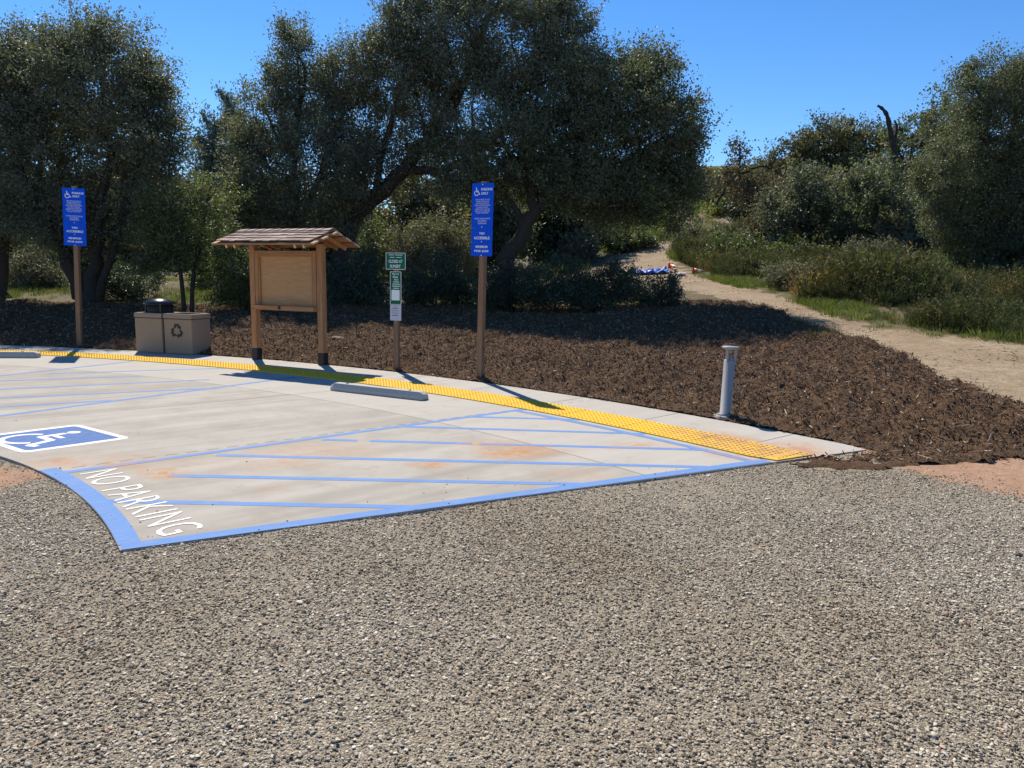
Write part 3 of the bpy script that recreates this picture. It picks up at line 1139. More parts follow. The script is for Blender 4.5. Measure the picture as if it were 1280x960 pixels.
while x < RLx:                   # ridge caps
    w_ = .19
    for s_ in (-1, 1):
        b0 = len(V_)
        tt = rs.random()
        x0_, x1_ = x, min(x + w_ + .03, RLx)
        for (d_, z_) in ((-.004, .030), (.11, .030)):
            for xx, lf in ((x0_, .0), (x1_, .012)):
                for q_ in (0, .016):
                    V_.append((xx, s_ * d_, zr - max(d_, 0) * math.tan(pit) + z_ + q_ + lf))
        for f in ((0, 1, 3, 2), (4, 6, 7, 5), (1, 5, 7, 3), (0, 2, 6, 4), (0, 4, 5, 1), (2, 3, 7, 6)):
            F_.append([b0 + i for i in f])
            T_.append(tt)
    x += w_
me = npmesh('shingles', V_, F_, False, {'tint': ('FACE', T_)})
bm = bmesh.new(); bm.from_mesh(me); bmesh.ops.recalc_face_normals(bm, faces=bm.faces); bm.to_mesh(me); bm.free()
link('shingles', me, M_shingle, K)

# ------------------------------------------------------------------ bins
bL = np.array(G(170, 440)); bR = np.array(G(241, 444))
bdir = (bR - bL) / np.linalg.norm(bR - bL)
bth = math.atan2(bdir[1], bdir[0])
BW = np.linalg.norm(bR - bL) / 2 - .022
BD, BH = .56, .78
bback = np.array([-bdir[1], bdir[0]])


def bin_(i, label):
    c_ = bL + bdir * (BW / 2 + i * (BW + .044)) + bback * BD / 2
    t = empty('litter_bin' if i == 0 else 'recycling_bin', (*c_, float(Hgt(*c_)) - .035 if False else -.0 + .004), bth, label=label, cat='bin', group='square tan concrete bins')
    m = MB()
    v, f = [], []
    tp = .985
    m.box((0, 0, .34), (BW * .985, BD * .985, .68), bev=.02)
    m.build('body', M_bin, t)
    m = MB()
    W2, D2 = BW / 2, BD / 2
    wall = .06
    o1 = [(-W2, -D2), (W2, -D2), (W2, D2), (-W2, D2)]
    i1 = [(-W2 + wall, -D2 + wall), (W2 - wall, -D2 + wall), (W2 - wall, D2 - wall), (-W2 + wall, D2 - wall)]
    v = [(*p, .69) for p in o1] + [(*p, BH - .012) for p in o1] + [(p[0] * .97, p[1] * .97, BH) for p in o1] + [(*p, BH) for p in i1] + [(*p, .69) for p in i1]
    f = []
    for L_ in range(4):
        f += [(L_ * 4 + k, L_ * 4 + (k + 1) % 4, L_ * 4 + 4 + (k + 1) % 4, L_ * 4 + 4 + k) for k in range(4)]
    f += [(16 + k, 16 + (k + 1) % 4, (k + 1) % 4, k) for k in range(4)]
    m.add(v, f)
    m.build('rim', M_bin, t)
    m = MB()
    m.box((0, 0, .695), (BW - .13, BD - .13, .02))
    m.build('liner', M_inside, t)
    return t


b0_ = bin_(0, 'square tan concrete litter bin with a black domed lid beside the recycling bin')
m = MB()
m.lathe([(.285, 0), (.29, .012), (.25, .055), (.17, .095), (.08, .115), (.001, .12)], 32, (.04, 0, BH + .165))
lid = m.build('dome_lid', M_lid, b0_)
m = MB()
m.lathe([(.225, -.10), (.225, .16)], 28, (.04, 0, BH))
m.build('lid_collar', M_inside, lid)
for k in range(4):
    a = RAD(45 + 90 * k)
    m = MB()
    m.box((.04 + .25 * math.cos(a), .25 * math.sin(a) * .9, BH + .085), (.03, .03, .165))
    m.build('lid_leg', M_lid, lid)
b1_ = bin_(1, 'square tan concrete bin with a black recycling symbol and open top')
# recycling arrows
m = MB()
for k in range(3):
    a = RAD(120 * k)
    R_ = lambda p: (p[0] * math.cos(a) - p[1] * math.sin(a), p[0] * math.sin(a) + p[1] * math.cos(a))
    s_ = .175
    poly_ = [(-.36, .38), (-.20, .80), (.24, .80), (.42, .62), (.55, .68), (.40, .22), (-.02, .32), (.12, .42), (.02, .50), (-.06, .28)]
    q1 = [(-.42, .22), (-.30, .80), (.02, .80), (-.10, .36)]
    q2 = [(-.30, .80), (.26, .80), (.40, .52), (.10, .46)]
    q3 = [(.56, .62), (.52, .18), (.00, .38)]
    for j, qq in enumerate((q1, q2, q3)):
        pts = [R_(p_) for p_ in qq]
        m.add([(x * s_, y_ * s_, .0001 * j) for x, y_ in pts], [tuple(range(len(pts)))])
m.build('recycling_symbol', M_shoe, b1_, (-.02, -BD * .4925 - .003, .45), (math.pi / 2, 0, 0))

# ------------------------------------------------------------------ bollard light
bp = np.array(G(906, 522))
B = empty('bollard_light', (*bp, float(Hgt(*bp)) - .01), RAD(20), label='grey metal bollard light with an open louvred head at the edge of the mulch', cat='bollard light')
B.rotation_euler[1] = RAD(1.6)
bz = lambda py: float(W(906, py, bp[1])[2]) - float(Hgt(*bp)) + .01
m = MB()
m.lathe([(.135, -.12), (.135, .022), (.12, .03)], 28)
m.build('concrete_footing', M_concrete_small, B)
ztube = bz(450)
m = MB()
m.lathe([(.092, .03), (.092, .045), (.066, .05), (.066, ztube), (.058, ztube + .004)], 28)
m.build('tube', M_steel, B)
zcap = bz(436)
for k in range(3):
    a = RAD(90 + 120 * k)
    m = MB()
    m.box((.062 * math.cos(a), .062 * math.sin(a), (ztube + zcap) / 2), (.026, .018, zcap - ztube + .01), (0, 0, a))
    m.build('strut', M_steel, B)
m = MB()
m.lathe([(.03, ztube + .002), (.05, ztube + .012), (.03, ztube + .03), (.008, ztube + .05)], 20)
m.build('reflector', M_steel, B)
m = MB()
m.lathe([(.098, zcap - .002), (.102, zcap + .008), (.102, zcap + .024), (.09, zcap + .03)], 28)
m.build('cap', M_steel, B)


# ------------------------------------------------------------------ rocks and things on the trail
def rock(name, xy, size, mat, label, cat='rock', seed=0, z=None, sink=.15):
    bm = bmesh.new()
    bmesh.ops.create_icosphere(bm, subdivisions=3, radius=1)
    r_ = np.random.default_rng(seed)
    dirs = r_.normal(size=(9, 3))
    dirs /= np.linalg.norm(dirs, axis=1)[:, None]
    for v in bm.verts:
        p_ = np.array(v.co)
        for d_ in dirs:
            e = p_ @ d_ - .72
            if e > 0:
                p_ = p_ - d_ * e * .85
        p_ *= 1 + .03 * r_.normal()
        v.co = p_ * np.array(size)
    me_ = bpy.data.meshes.new(name)
    bm.to_mesh(me_)
    bm.free()
    zz_ = float(Hgt(*xy)) if z is None else z
    o = link(name, me_, mat, None, (xy[0], xy[1], zz_ + size[2] * (1 - sink) * .7), (0, 0, r_.uniform(0, 6)))
    tag(o, label, cat)
    return o


p = hit(423, 429)
rock('rock', p[:2], (.21, .15, .10), M_rock, 'small brown rock lying on the mulch beside the notice board', seed=3)
p = hit(1046, 367)
rock('rock', p[:2], (.30, .22, .14), M_paler, 'small pale rock in the grass beside the dirt trail', seed=5)
p = hit(757, 300)
rock('boulder', p[:2], (.45, .4, .42), simple('grey_boulder', (.22, .2, .19), .9, var=.35, scale=4, bmp=.8), 'dark grey boulder in the scrub left of the distant trail', seed=8)

tp = hit(815, 341)
nx_, ny_ = 26, 18
u_, v_ = np.meshgrid(np.linspace(-1, 1, nx_), np.linspace(-1, 1, ny_))
X_ = u_ * .75 + .12 * vnoise(u_, v_, 3, 51)
Y_ = v_ * .55 + .12 * vnoise(u_, v_, 3, 52)
Z_ = .12 + .11 * np.abs(vnoise(u_ * 2, v_ * 2, 2.5, 53)) + -.02 + .10 * np.exp(-((u_ + .2) ** 2 + v_ ** 2) * 2.5)
gz_ = Hgt(X_ + tp[0], Y_ + tp[1]) - float(Hgt(tp[0], tp[1]))
ii = np.arange(nx_ * ny_).reshape(ny_, nx_)
me = npmesh('tarp', np.stack([X_, Y_, Z_ + gz_ - .08], -1).reshape(-1, 3), np.stack([ii[:-1, :-1], ii[:-1, 1:], ii[1:, 1:], ii[1:, :-1]], -1).reshape(-1, 4), True)
o = link('tarp', me, M_tarp, None, tuple(tp))
md = o.modifiers.new('thick', 'SOLIDIFY'); md.thickness = .01
tag(o, 'crumpled blue tarp lying on the dirt trail behind the dark bushes', 'tarp')


def fallen_cone(px, py, rz, label):
    p_ = hit(px, py)
    t = empty('traffic_cone', (p_[0], p_[1], p_[2] + .14), rz, label=label, cat='traffic cone', group='fallen traffic cones on the trail')
    t.scale = (.75, .75, .75)
    for nm, prof, mat in (('cone', [(.15, .03), (.115, .28), (.001 + .03, .68), (.025, .70)], M_orange), ('reflective_band', [(.113, .30), (.075, .47)], M_signwhite)):
        m = MB()
        m.lathe([(a + (.004 if nm != 'cone' else 0), c_) for a, c_ in prof], 18, cap=(nm == 'cone'))
        m.build(nm, mat, t, None, (RAD(96), 0, 0))
    m = MB()
    m.box((0, 0, .015), (.36, .36, .03), bev=.01)
    m.build('base', M_orange, t, None, (RAD(96), 0, 0))


fallen_cone(866, 342, RAD(65), 'orange traffic cone with a white band lying tipped over beside the trail brush')
fallen_cone(838, 336, RAD(20), 'orange traffic cone lying beside the end of the blue tarp')
p = hit(851, 344)
rock('sandbag', p[:2], (.30, .15, .09), simple('white_sacking', (.75, .68, .62), .9, var=.1), 'pale sandbag lying on the trail beside the fallen cone', 'sandbag', 12)


# ------------------------------------------------------------------ scatter (stuff)
def scatter(name, P, rot, scl, idx_, kinds, **k):
    me_ = bpy.data.meshes.new(name)
    me_.vertices.add(len(P))
    me_.vertices.foreach_set('co', np.asarray(P, np.float32).ravel())
    for nm, typ, arr in (('rot', 'FLOAT_VECTOR', rot), ('scl', 'FLOAT_VECTOR', scl)):
        a = me_.attributes.new(nm, typ, 'POINT')
        a.data.foreach_set('vector', np.asarray(arr, np.float32).ravel())
    a = me_.attributes.new('pick', 'INT', 'POINT')
    a.data.foreach_set('value', np.asarray(idx_, np.int32))
    o = link(name, me_)
    col_ = bpy.data.collections.new(name + '_kinds')
    for ob in kinds:
        col_.objects.link(ob)
    ng = bpy.data.node_groups.new(name, 'GeometryNodeTree')
    ng.interface.new_socket('Geometry', in_out='INPUT', socket_type='NodeSocketGeometry')
    ng.interface.new_socket('Geometry', in_out='OUTPUT', socket_type='NodeSocketGeometry')
    gi_ = ng.nodes.new('NodeGroupInput')
    go = ng.nodes.new('NodeGroupOutput')
    ci = ng.nodes.new('GeometryNodeCollectionInfo')
    ci.inputs['Collection'].default_value = col_
    ci.inputs['Separate Children'].default_value = True
    ci.inputs['Reset Children'].default_value = True
    ip = ng.nodes.new('GeometryNodeInstanceOnPoints')
    ip.inputs['Pick Instance'].default_value = True

    def named(nm, dt):
        n = ng.nodes.new('GeometryNodeInputNamedAttribute')
        n.data_type = dt
        n.inputs['Name'].default_value = nm
        return n.outputs['Attribute']
    er = ng.nodes.new('FunctionNodeEulerToRotation')
    ng.links.new(named('rot', 'FLOAT_VECTOR'), er.inputs[0])
    ng.links.new(gi_.outputs[0], ip.inputs['Points'])
    ng.links.new(ci.outputs[0], ip.inputs['Instance'])
    ng.links.new(named('pick', 'INT'), ip.inputs['Instance Index'])
    ng.links.new(er.outputs[0], ip.inputs['Rotation'])
    ng.links.new(named('scl', 'FLOAT_VECTOR'), ip.inputs['Scale'])
    ng.links.new(ip.outputs[0], go.inputs[0])
    md_ = o.modifiers.new('scatter', 'NODES')
    md_.node_group = ng
    tag(o, kind='stuff', **k)
    return o


def kind_obj(name, me_, mat):
    me_.materials.append(mat)
    return bpy.data.objects.new(name, me_)


# pebbles
M_peb = inst_mat('gravel_stones', [(0, (.08, .072, .06)), (.10, (.10, .088, .07)), (.18, (.21, .18, .135)), (.45, (.35, .308, .238)), (.72, (.48, .43, .338)), (.88, (.63, .575, .465)), (.965, (.74, .69, .57)), (1, (.38, .20, .13))], .9, spec=.15, tint_noise=(.33, (.72, .66, .58)))
peb = []
for k in range(7):
    bm = bmesh.new()
    bmesh.ops.create_icosphere(bm, subdivisions=2, radius=1)
    r_ = np.random.default_rng(100 + k)
    dirs = r_.normal(size=(10, 3)); dirs /= np.linalg.norm(dirs, axis=1)[:, None]
    for v in bm.verts:
        p_ = np.array(v.co)
        for d_ in dirs:
            e = p_ @ d_ - .66
            if e > 0: p_ = p_ - d_ * e * .9
        v.co = p_ * np.array([1, r_.uniform(.5, .9), r_.uniform(.26, .46)])
    for f in bm.faces: f.smooth = k % 3 == 0
    me_ = bpy.data.meshes.new('pebble')
    bm.to_mesh(me_); bm.free()
    peb.append(kind_obj('pebble', me_, M_peb))


def sector(n, y0, y1, slope=.80, pad_=.6, power=1.0):
    """random ground points inside the widened view sector"""
    u = rng.random(n)
    y = np.sqrt(y0 ** 2 + u * (y1 ** 2 - y0 ** 2))
    x = rng.uniform(-1, 1, n) * (y * slope + pad_)
    return x, y


def gravel_points(n, y0, y1, s0, s1):
    x, y = sector(n, y0, y1)
    ok = ~inpoly(x, y, pad_poly)
    rr = np.hypot(x - CX, y - CY) - R_WALK
    # thin out over the red dirt at the pad ends
    edge = 6.50 + .30 * vnoise(x, y, 2.2, 21) - np.clip(x - 3.3, 0, .9) + 1.6 * np.clip((3.7 - x) / .4, 0, 1) + .2 * rng.normal(size=n)
    redr = ((y > edge) & (x > 2.2)) | (np.hypot(x + 4.9, (y - 5.75) * 1.3) < 1.0 + .25 * vnoise(x, y, 4, 22) + .12 * rng.normal(size=n))
    ok &= rng.random(n) < np.clip(.95 + .25 * vnoise(x, y, 1.1, 35) + .15 * vnoise(x, y, 4.5, 36), .6, 1)
    ok &= ~(redr & (rng.random(n) > .06)) & ~inpoly(x, y, mulch_poly)
    x, y = x[ok], y[ok]
    n = len(x)
    s = s0 + (s1 - s0) * rng.random(n) ** 3.4
    z = -.014 + .006 * np.clip(vnoise(x, y, 4, 31), -1.6, 1.2) + s * .1 + .006 * rng.random(n) ** 2
    return np.stack([x, y, z], -1), s


Pa, Sa = gravel_points(390000, 1.6, 5.6, .0026, .0130)
ka = rng.random(len(Pa)) < np.clip((5.6 - Pa[:, 1]) / 2.4, 0, 1)
Pa, Sa = Pa[ka], Sa[ka]
Pb, Sb = gravel_points(340000, 3.0, 8.3, .0032, .0125)
kb = rng.random(len(Pb)) < np.clip((Pb[:, 1] - 3.0) / 1.6, 0, 1)
Pb, Sb = Pb[kb], Sb[kb]
# stray stones kicked up on to the slab
xe, ye = sector(5000, 4.2, 8.5)
front = (xe - corner[0]) * fn[0] + (ye - corner[1]) * fn[1]
oke = inpoly(xe, ye, pad_poly) & (rng.random(len(xe)) < .16 * np.exp(-np.minimum(front, np.hypot(xe - LC[0], ye - LC[1]) - LR) / .35) + .004)
Pe = np.stack([xe[oke], ye[oke], np.full(oke.sum(), .005)], -1)
Pc, Sc = gravel_points(260, 2, 8, .015, .027)
P_ = np.vstack([Pa, Pb, Pe, Pc]); s_ = np.concatenate([Sa, Sb, rng.uniform(.004, .011, len(Pe)), Sc])
n = len(P_)
scatter('gravel', P_, np.stack([rng.normal(0, .22, n), rng.normal(0, .22, n), rng.uniform(0, 6.28, n)], -1),
        s_[:, None] * rng.uniform(.75, 1.25, (n, 3)), rng.integers(0, 7, n), peb)
# a few larger stones and dark bits

# ---- mulch bed
xs = np.arange(-17, 13.2, .055)
ys = np.arange(6.0, 24, .055)
MX, MY = np.meshgrid(xs, ys)
inside = inpoly(MX + .06 * vnoise(MX, MY, 9, 61), MY + .06 * vnoise(MX, MY, 9, 62), mulch_poly)
rr = np.hypot(MX - CX, MY - CY) - R_WALK
onwalk = inpoly(MX, MY, pad_poly)
inside &= ~(rr < -.01) | ((MY < 7.6) & (MX > 2.0) & ~onwalk)
inside &= ~onwalk


def mulch_z(x, y):
    rr_ = np.hypot(x - CX, y - CY) - R_WALK
    lum = .040 * vnoise(x, y, 2.6, 63) + .028 * vnoise(x, y, 8, 64) + .034 * vnoise(x, y, 19, 65) + .014 * vnoise(x, y, 41, 66)
    rise = np.where((y < 7.6) & (x > 2), .36, np.clip(rr_ / .5, .1, 1))
    return Hgt(x, y) - .012 + (lum + .05) * (rise * .95 + .05) + .012


MZ = mulch_z(MX, MY)
er, depth_ = inside | onwalk | (rr < .15) & (MY > 7.5), np.zeros(MX.shape)
for _ in range(9):               # the heap thins out to nothing along its rim
    depth_ += er
    er = er & np.roll(er, 1, 0) & np.roll(er, -1, 0) & np.roll(er, 1, 1) & np.roll(er, -1, 1)
MZ = MZ - .05 * (1 - np.clip(depth_ / np.where((MY < 7.8) & (MX > 2), 3, 9), 0, 1)) ** 1.3


def mz_at(x, y):
    return MZ[np.clip(np.rint((y - ys[0]) / .055).astype(int), 0, len(ys) - 1), np.clip(np.rint((x - xs[0]) / .055).astype(int), 0, len(xs) - 1)]


ids = -np.ones(MX.shape, int)
ids[inside] = np.arange(inside.sum())
cell = inside[:-1, :-1] & inside[:-1, 1:] & inside[1:, 1:] & inside[1:, :-1]
qf = np.stack([ids[:-1, :-1][cell], ids[:-1, 1:][cell], ids[1:, 1:][cell], ids[1:, :-1][cell]], -1)
me = npmesh('mulch_bed', np.stack([MX[inside], MY[inside], MZ[inside]], -1), qf, True)
M_mulch, nt, b = new_mat('mulch')
pos = geopos(nt)
n2 = noise(nt, pos, 9, 6, .7)
n3 = noise(nt, pos, 45, 5, .7)
c = ramp(nt, n3, [(.3, (.03, .019, .011)), (.5, (.105, .064, .036)), (.7, (.19, .118, .068))])
c = mixc(nt, ramp(nt, n2, [(.45, (0, 0, 0)), (.7, (.7, .7, .7))]), c, (.16, .10, .06))
lnk(nt, c, b.inputs['Base Color'])
b.inputs['Roughness'].default_value = .95
b.inputs['Specular IOR Level'].default_value = .1
bump(nt, mth(nt, 'ADD', n2, n3), 1.0, .03, b)
tag(link('mulch_bed', me, M_mulch), kind='structure')

M_chip = inst_mat('wood_chips', [(0, (.04, .024, .014)), (.40, (.118, .070, .039)), (.74, (.195, .118, .068)), (.88, (.30, .20, .115)), (.95, (.42, .33, .23)), (1, (.55, .46, .34))], .9, spec=.2)
chips = []
for k in range(6):
    m = MB()
    r_ = random.Random(k)
    bend = r_.uniform(-.12, .12)
    L_, W_, T0 = 1, r_.uniform(.10, .30), r_.uniform(.06, .12)
    v = []
    for i, xx in enumerate((-.5, -.1, .3, .5)):
        ww = W_ * (.5 if i in (0, 3) else 1) * r_.uniform(.7, 1.1)
        yy = bend * (1 - 4 * xx * xx)
        v += [(xx, yy - ww / 2, 0), (xx, yy + ww / 2, 0), (xx, yy + ww / 2, T0), (xx, yy - ww / 2, T0)]
    f = [(i * 4 + j, i * 4 + (j + 1) % 4, i * 4 + 4 + (j + 1) % 4, i * 4 + 4 + j) for i in range(3) for j in range(4)] + [(3, 2, 1, 0), (12, 13, 14, 15)]
    m.add(v, f)
    chips.append(kind_obj('chip', m.mesh('chip'), M_chip))
x, y = sector(420000, 6.8, 23, .80, 1)
ok = inpoly(x + .09 * rng.normal(size=len(x)), y + .09 * rng.normal(size=len(x)), mulch_poly) & ~inpoly(x + .03 * rng.normal(size=len(x)), y, pad_poly)
x, y = x[ok], y[ok]
n = len(x)
L_ = .012 + .06 * rng.random(n) ** 2 + .09 * (rng.random(n) < .012)
scatter('wood_chips', np.stack([x, y, np.maximum(mz_at(x, y), Hgt(x, y) - .03) + .004 + .014 * rng.random(n)], -1),
        np.stack([rng.normal(0, .75, n), rng.normal(0, .7, n), rng.uniform(0, 6.28, n)], -1),
        np.stack([L_, np.minimum(L_, .045) * rng.uniform(.8, 1.5, n), np.minimum(L_, .05)], -1), rng.integers(0, 6, n), chips)

x = rng.uniform(2, 26, 60000); y = rng.uniform(9, 48, 60000)
ok = inpoly(x, y, trail_poly) & ~inpoly(x, y, mulch_poly) & (rng.random(len(x)) < np.clip(.25 + .7 * vnoise(x, y, .9, 91), .03, 1))
x, y = x[ok], y[ok]
n = len(x)
L_ = .02 + .10 * rng.random(n) ** 3
scatter('trail_litter', np.stack([x, y, Hgt(x, y) - .025], -1), np.stack([rng.normal(0, .3, n), rng.normal(0, .3, n), rng.uniform(0, 6.28, n)], -1),
        np.stack([L_, np.minimum(L_, .05), np.minimum(L_, .04)], -1), rng.integers(0, 6, n), chips)

# ---- grass and brush
def tuft(nb, h, spread, wid, lean, seed, leafy=0):
    r_ = np.random.default_rng(seed)
    V, Fc = [], []
    for _ in range(nb):
        a = r_.uniform(0, 6.28)
        rad_ = spread * math.sqrt(r_.random())
        bx, by = rad_ * math.cos(a), rad_ * math.sin(a)
        hh = h * r_.uniform(.45, 1)
        l_ = lean * hh * r_.uniform(.2, 1)
        d = a + r_.normal() * .7
        dx, dy = math.cos(d) * l_, math.sin(d) * l_
        sx_, sy_ = -math.sin(d + r_.normal()) * wid, math.cos(d + r_.normal()) * wid
        b_ = len(V)
        for t_, wq in ((0, 1), (.5, .8), (.85, .45), (1, .06)):
            k_ = t_ * t_
            V += [(bx + dx * k_ - sx_ * wq, by + dy * k_ - sy_ * wq, hh * t_), (bx + dx * k_ + sx_ * wq, by + dy * k_ + sy_ * wq, hh * t_)]
        Fc += [(b_ + 2 * i, b_ + 2 * i + 1, b_ + 2 * i + 3, b_ + 2 * i + 2) for i in range(3)]
        for _l in range(leafy):
            t_ = r_.uniform(.25, 1)
            c_ = np.array([bx + dx * t_ * t_, by + dy * t_ * t_, hh * t_])
            ax = r_.normal(size=3); ax[2] = abs(ax[2]) + .6
            ax *= r_.uniform(.035, .08) / np.linalg.norm(ax)
            sd = np.cross(ax, r_.normal(size=3)); sd *= .010 / (np.linalg.norm(sd) + 1e-9)
            b_ = len(V)
            V += [tuple(c_), tuple(c_ + ax * .5 + sd), tuple(c_ + ax), tuple(c_ + ax * .5 - sd)]
            Fc.append((b_, b_ + 1, b_ + 2, b_ + 3))
    return npmesh('tuft', V, Fc)


M_grass = inst_mat('short_grass', [(0, (.065, .09, .022)), (.5, (.11, .15, .036)), (.85, (.18, .20, .055)), (1, (.26, .23, .11))], .6, .3)
M_dry = inst_mat('brush_stems', [(0, (.03, .042, .018)), (.45, (.055, .072, .030)), (.8, (.09, .10, .044)), (.93, (.14, .12, .065)), (1, (.28, .22, .13))], .7, .3, tint_noise=(.28, (1.2, .95, .85)))
gk = [kind_obj('grass_tuft', tuft(26, .16, .10, .004, .8, 200 + k), M_grass) for k in range(4)]
bk = [kind_obj('brush_tuft', tuft(34, .75, .20, .005, .5, 300 + k, leafy=9), M_dry) for k in range(5)]

trail_r = [tuple(p) for p in hits([(868, 345), (900, 353), (960, 366), (1031, 391), (1101, 410), (1172, 419), (1280, 428)])]


def on_px(x, y):
    """project ground points back to the photo, to know what they stand in front of"""
    z = Hgt(x, y) - EYE
    fy = y * cp - z * sp_
    uy = y * sp_ + z * cp
    a, b_ = x / fy, uy / fy
    return 640 + F * (a * cr + b_ * sr), 480 - F * (-a * sr + b_ * cr)


brush_poly = [tuple(p) for p in hits([(1420, 425), (1280, 425), (1172, 413), (1101, 402), (1031, 384), (960, 361), (905, 349), (872, 338), (856, 328), (850, 312), (862, 300), (905, 290), (960, 287), (1040, 292)])] + [(20, 40), (34, 36), (34, 24)]
x = rng.uniform(2, 40, 90000); y = rng.uniform(13, 62, 90000)
den = np.clip(.55 + .75 * vnoise(x, y, .6, 71), .05, 1)
ok = inpoly(x, y, brush_poly) & (np.abs(x) < y * .85 + 1) & (rng.random(len(x)) < den)
x, y = x[ok], y[ok]
n = len(x)
sz = rng.uniform(.6, 1.35, n) * np.clip(.85 + .6 * vnoise(x, y, .7, 72), .3, 1.6)
edge_d = np.min(np.hypot(x[:, None] - np.array(trail_r)[None, :, 0], y[:, None] - np.array(trail_r)[None, :, 1]), 1)
sz *= np.clip(.35 + edge_d / 4, .35, 1)
scatter('brush', np.stack([x, y, Hgt(x, y) - .03], -1), np.stack([rng.normal(0, .12, n), rng.normal(0, .12, n), rng.uniform(0, 6.28, n)], -1),
        np.stack([sz * 1.15, sz * 1.15, sz], -1), rng.integers(0, 5, n), bk)
print('brush', n)
# green grass: along the trail verge, and in the sunlit gaps behind the trees
gx, gy = [], []
verge = [tuple(p) for p in hits([(1400, 434), (1280, 429), (1172, 420), (1101, 412), (1031, 392), (960, 367), (900, 353), (868, 345), (862, 336), (900, 343), (960, 352), (1031, 373), (1101, 392), (1172, 400), (1280, 408), (1420, 416)])]
x = rng.uniform(2, 26, 90000); y = rng.uniform(13, 50, 90000)
ok = inpoly(x, y, verge) & (rng.random(len(x)) < np.clip(.2 + .6 * vnoise(x, y, .9, 73), .03, 1))
gx.append(x[ok]); gy.append(y[ok])
x = rng.uniform(-32, 4, 60000); y = rng.uniform(19, 46, 60000)
ok = ~inpoly(x, y, mulch_poly) & ~inpoly(x, y, trail_poly) & (rng.random(len(x)) < np.clip(sum(.55 * np.exp(-(((x - q_[0]) / q_[2]) ** 2 + ((y - q_[1]) / q_[2] / 1.2) ** 2)) for q_ in [(*hit(258, 371)[:2], 1.6), (*hit(42, 356)[:2], 2.2), (*hit(575, 372)[:2], 1.2), (*hit(300, 366)[:2], 1.0)]) + .03 + .04 * vnoise(x, y, .5, 74), .01, 1)) & (np.abs(x) < y * .8 + 1) & (Hgt(x, y) > .55)
gx.append(x[ok]); gy.append(y[ok])
x = rng.uniform(4, 12, 3000); y = rng.uniform(9, 22, 3000)
ok = inpoly(x, y, trail_poly) & (vnoise(x, y, 1.6, 75) > 1.0)
gx.append(x[ok]); gy.append(y[ok])
x = rng.uniform(6, 40, 16000); y = rng.uniform(40, 95, 16000)
pc = np.mean(np.array(path2_poly), 0)
ok = (np.abs(x) < y * .8) & ~((np.abs(x - pc[0]) < 4) & (y < pc[1] + 3) & (y > pc[1] - 9) & (rng.random(len(x)) < .85)) & ~inpoly(x, y, trail_poly) & ~inpoly(x, y, path2_poly)
gx.append(x[ok]); gy.append(y[ok])
x, y = np.concatenate(gx), np.concatenate(gy)
n = len(x)
sz = rng.uniform(.5, 1.6, n) * np.where(y > 40, 2.6, 1.0)
scatter('grass', np.stack([x, y, Hgt(x, y) - .02], -1), np.stack([rng.normal(0, .1, n), rng.normal(0, .1, n), rng.uniform(0, 6.28, n)], -1),
        np.stack([sz * 1.2, sz * 1.2, sz], -1), rng.integers(0, 4, n), gk)
print('grass', n)


# ------------------------------------------------------------------ trees
def unit(v):
    return v / (np.linalg.norm(v, axis=-1, keepdims=True) + 1e-9)


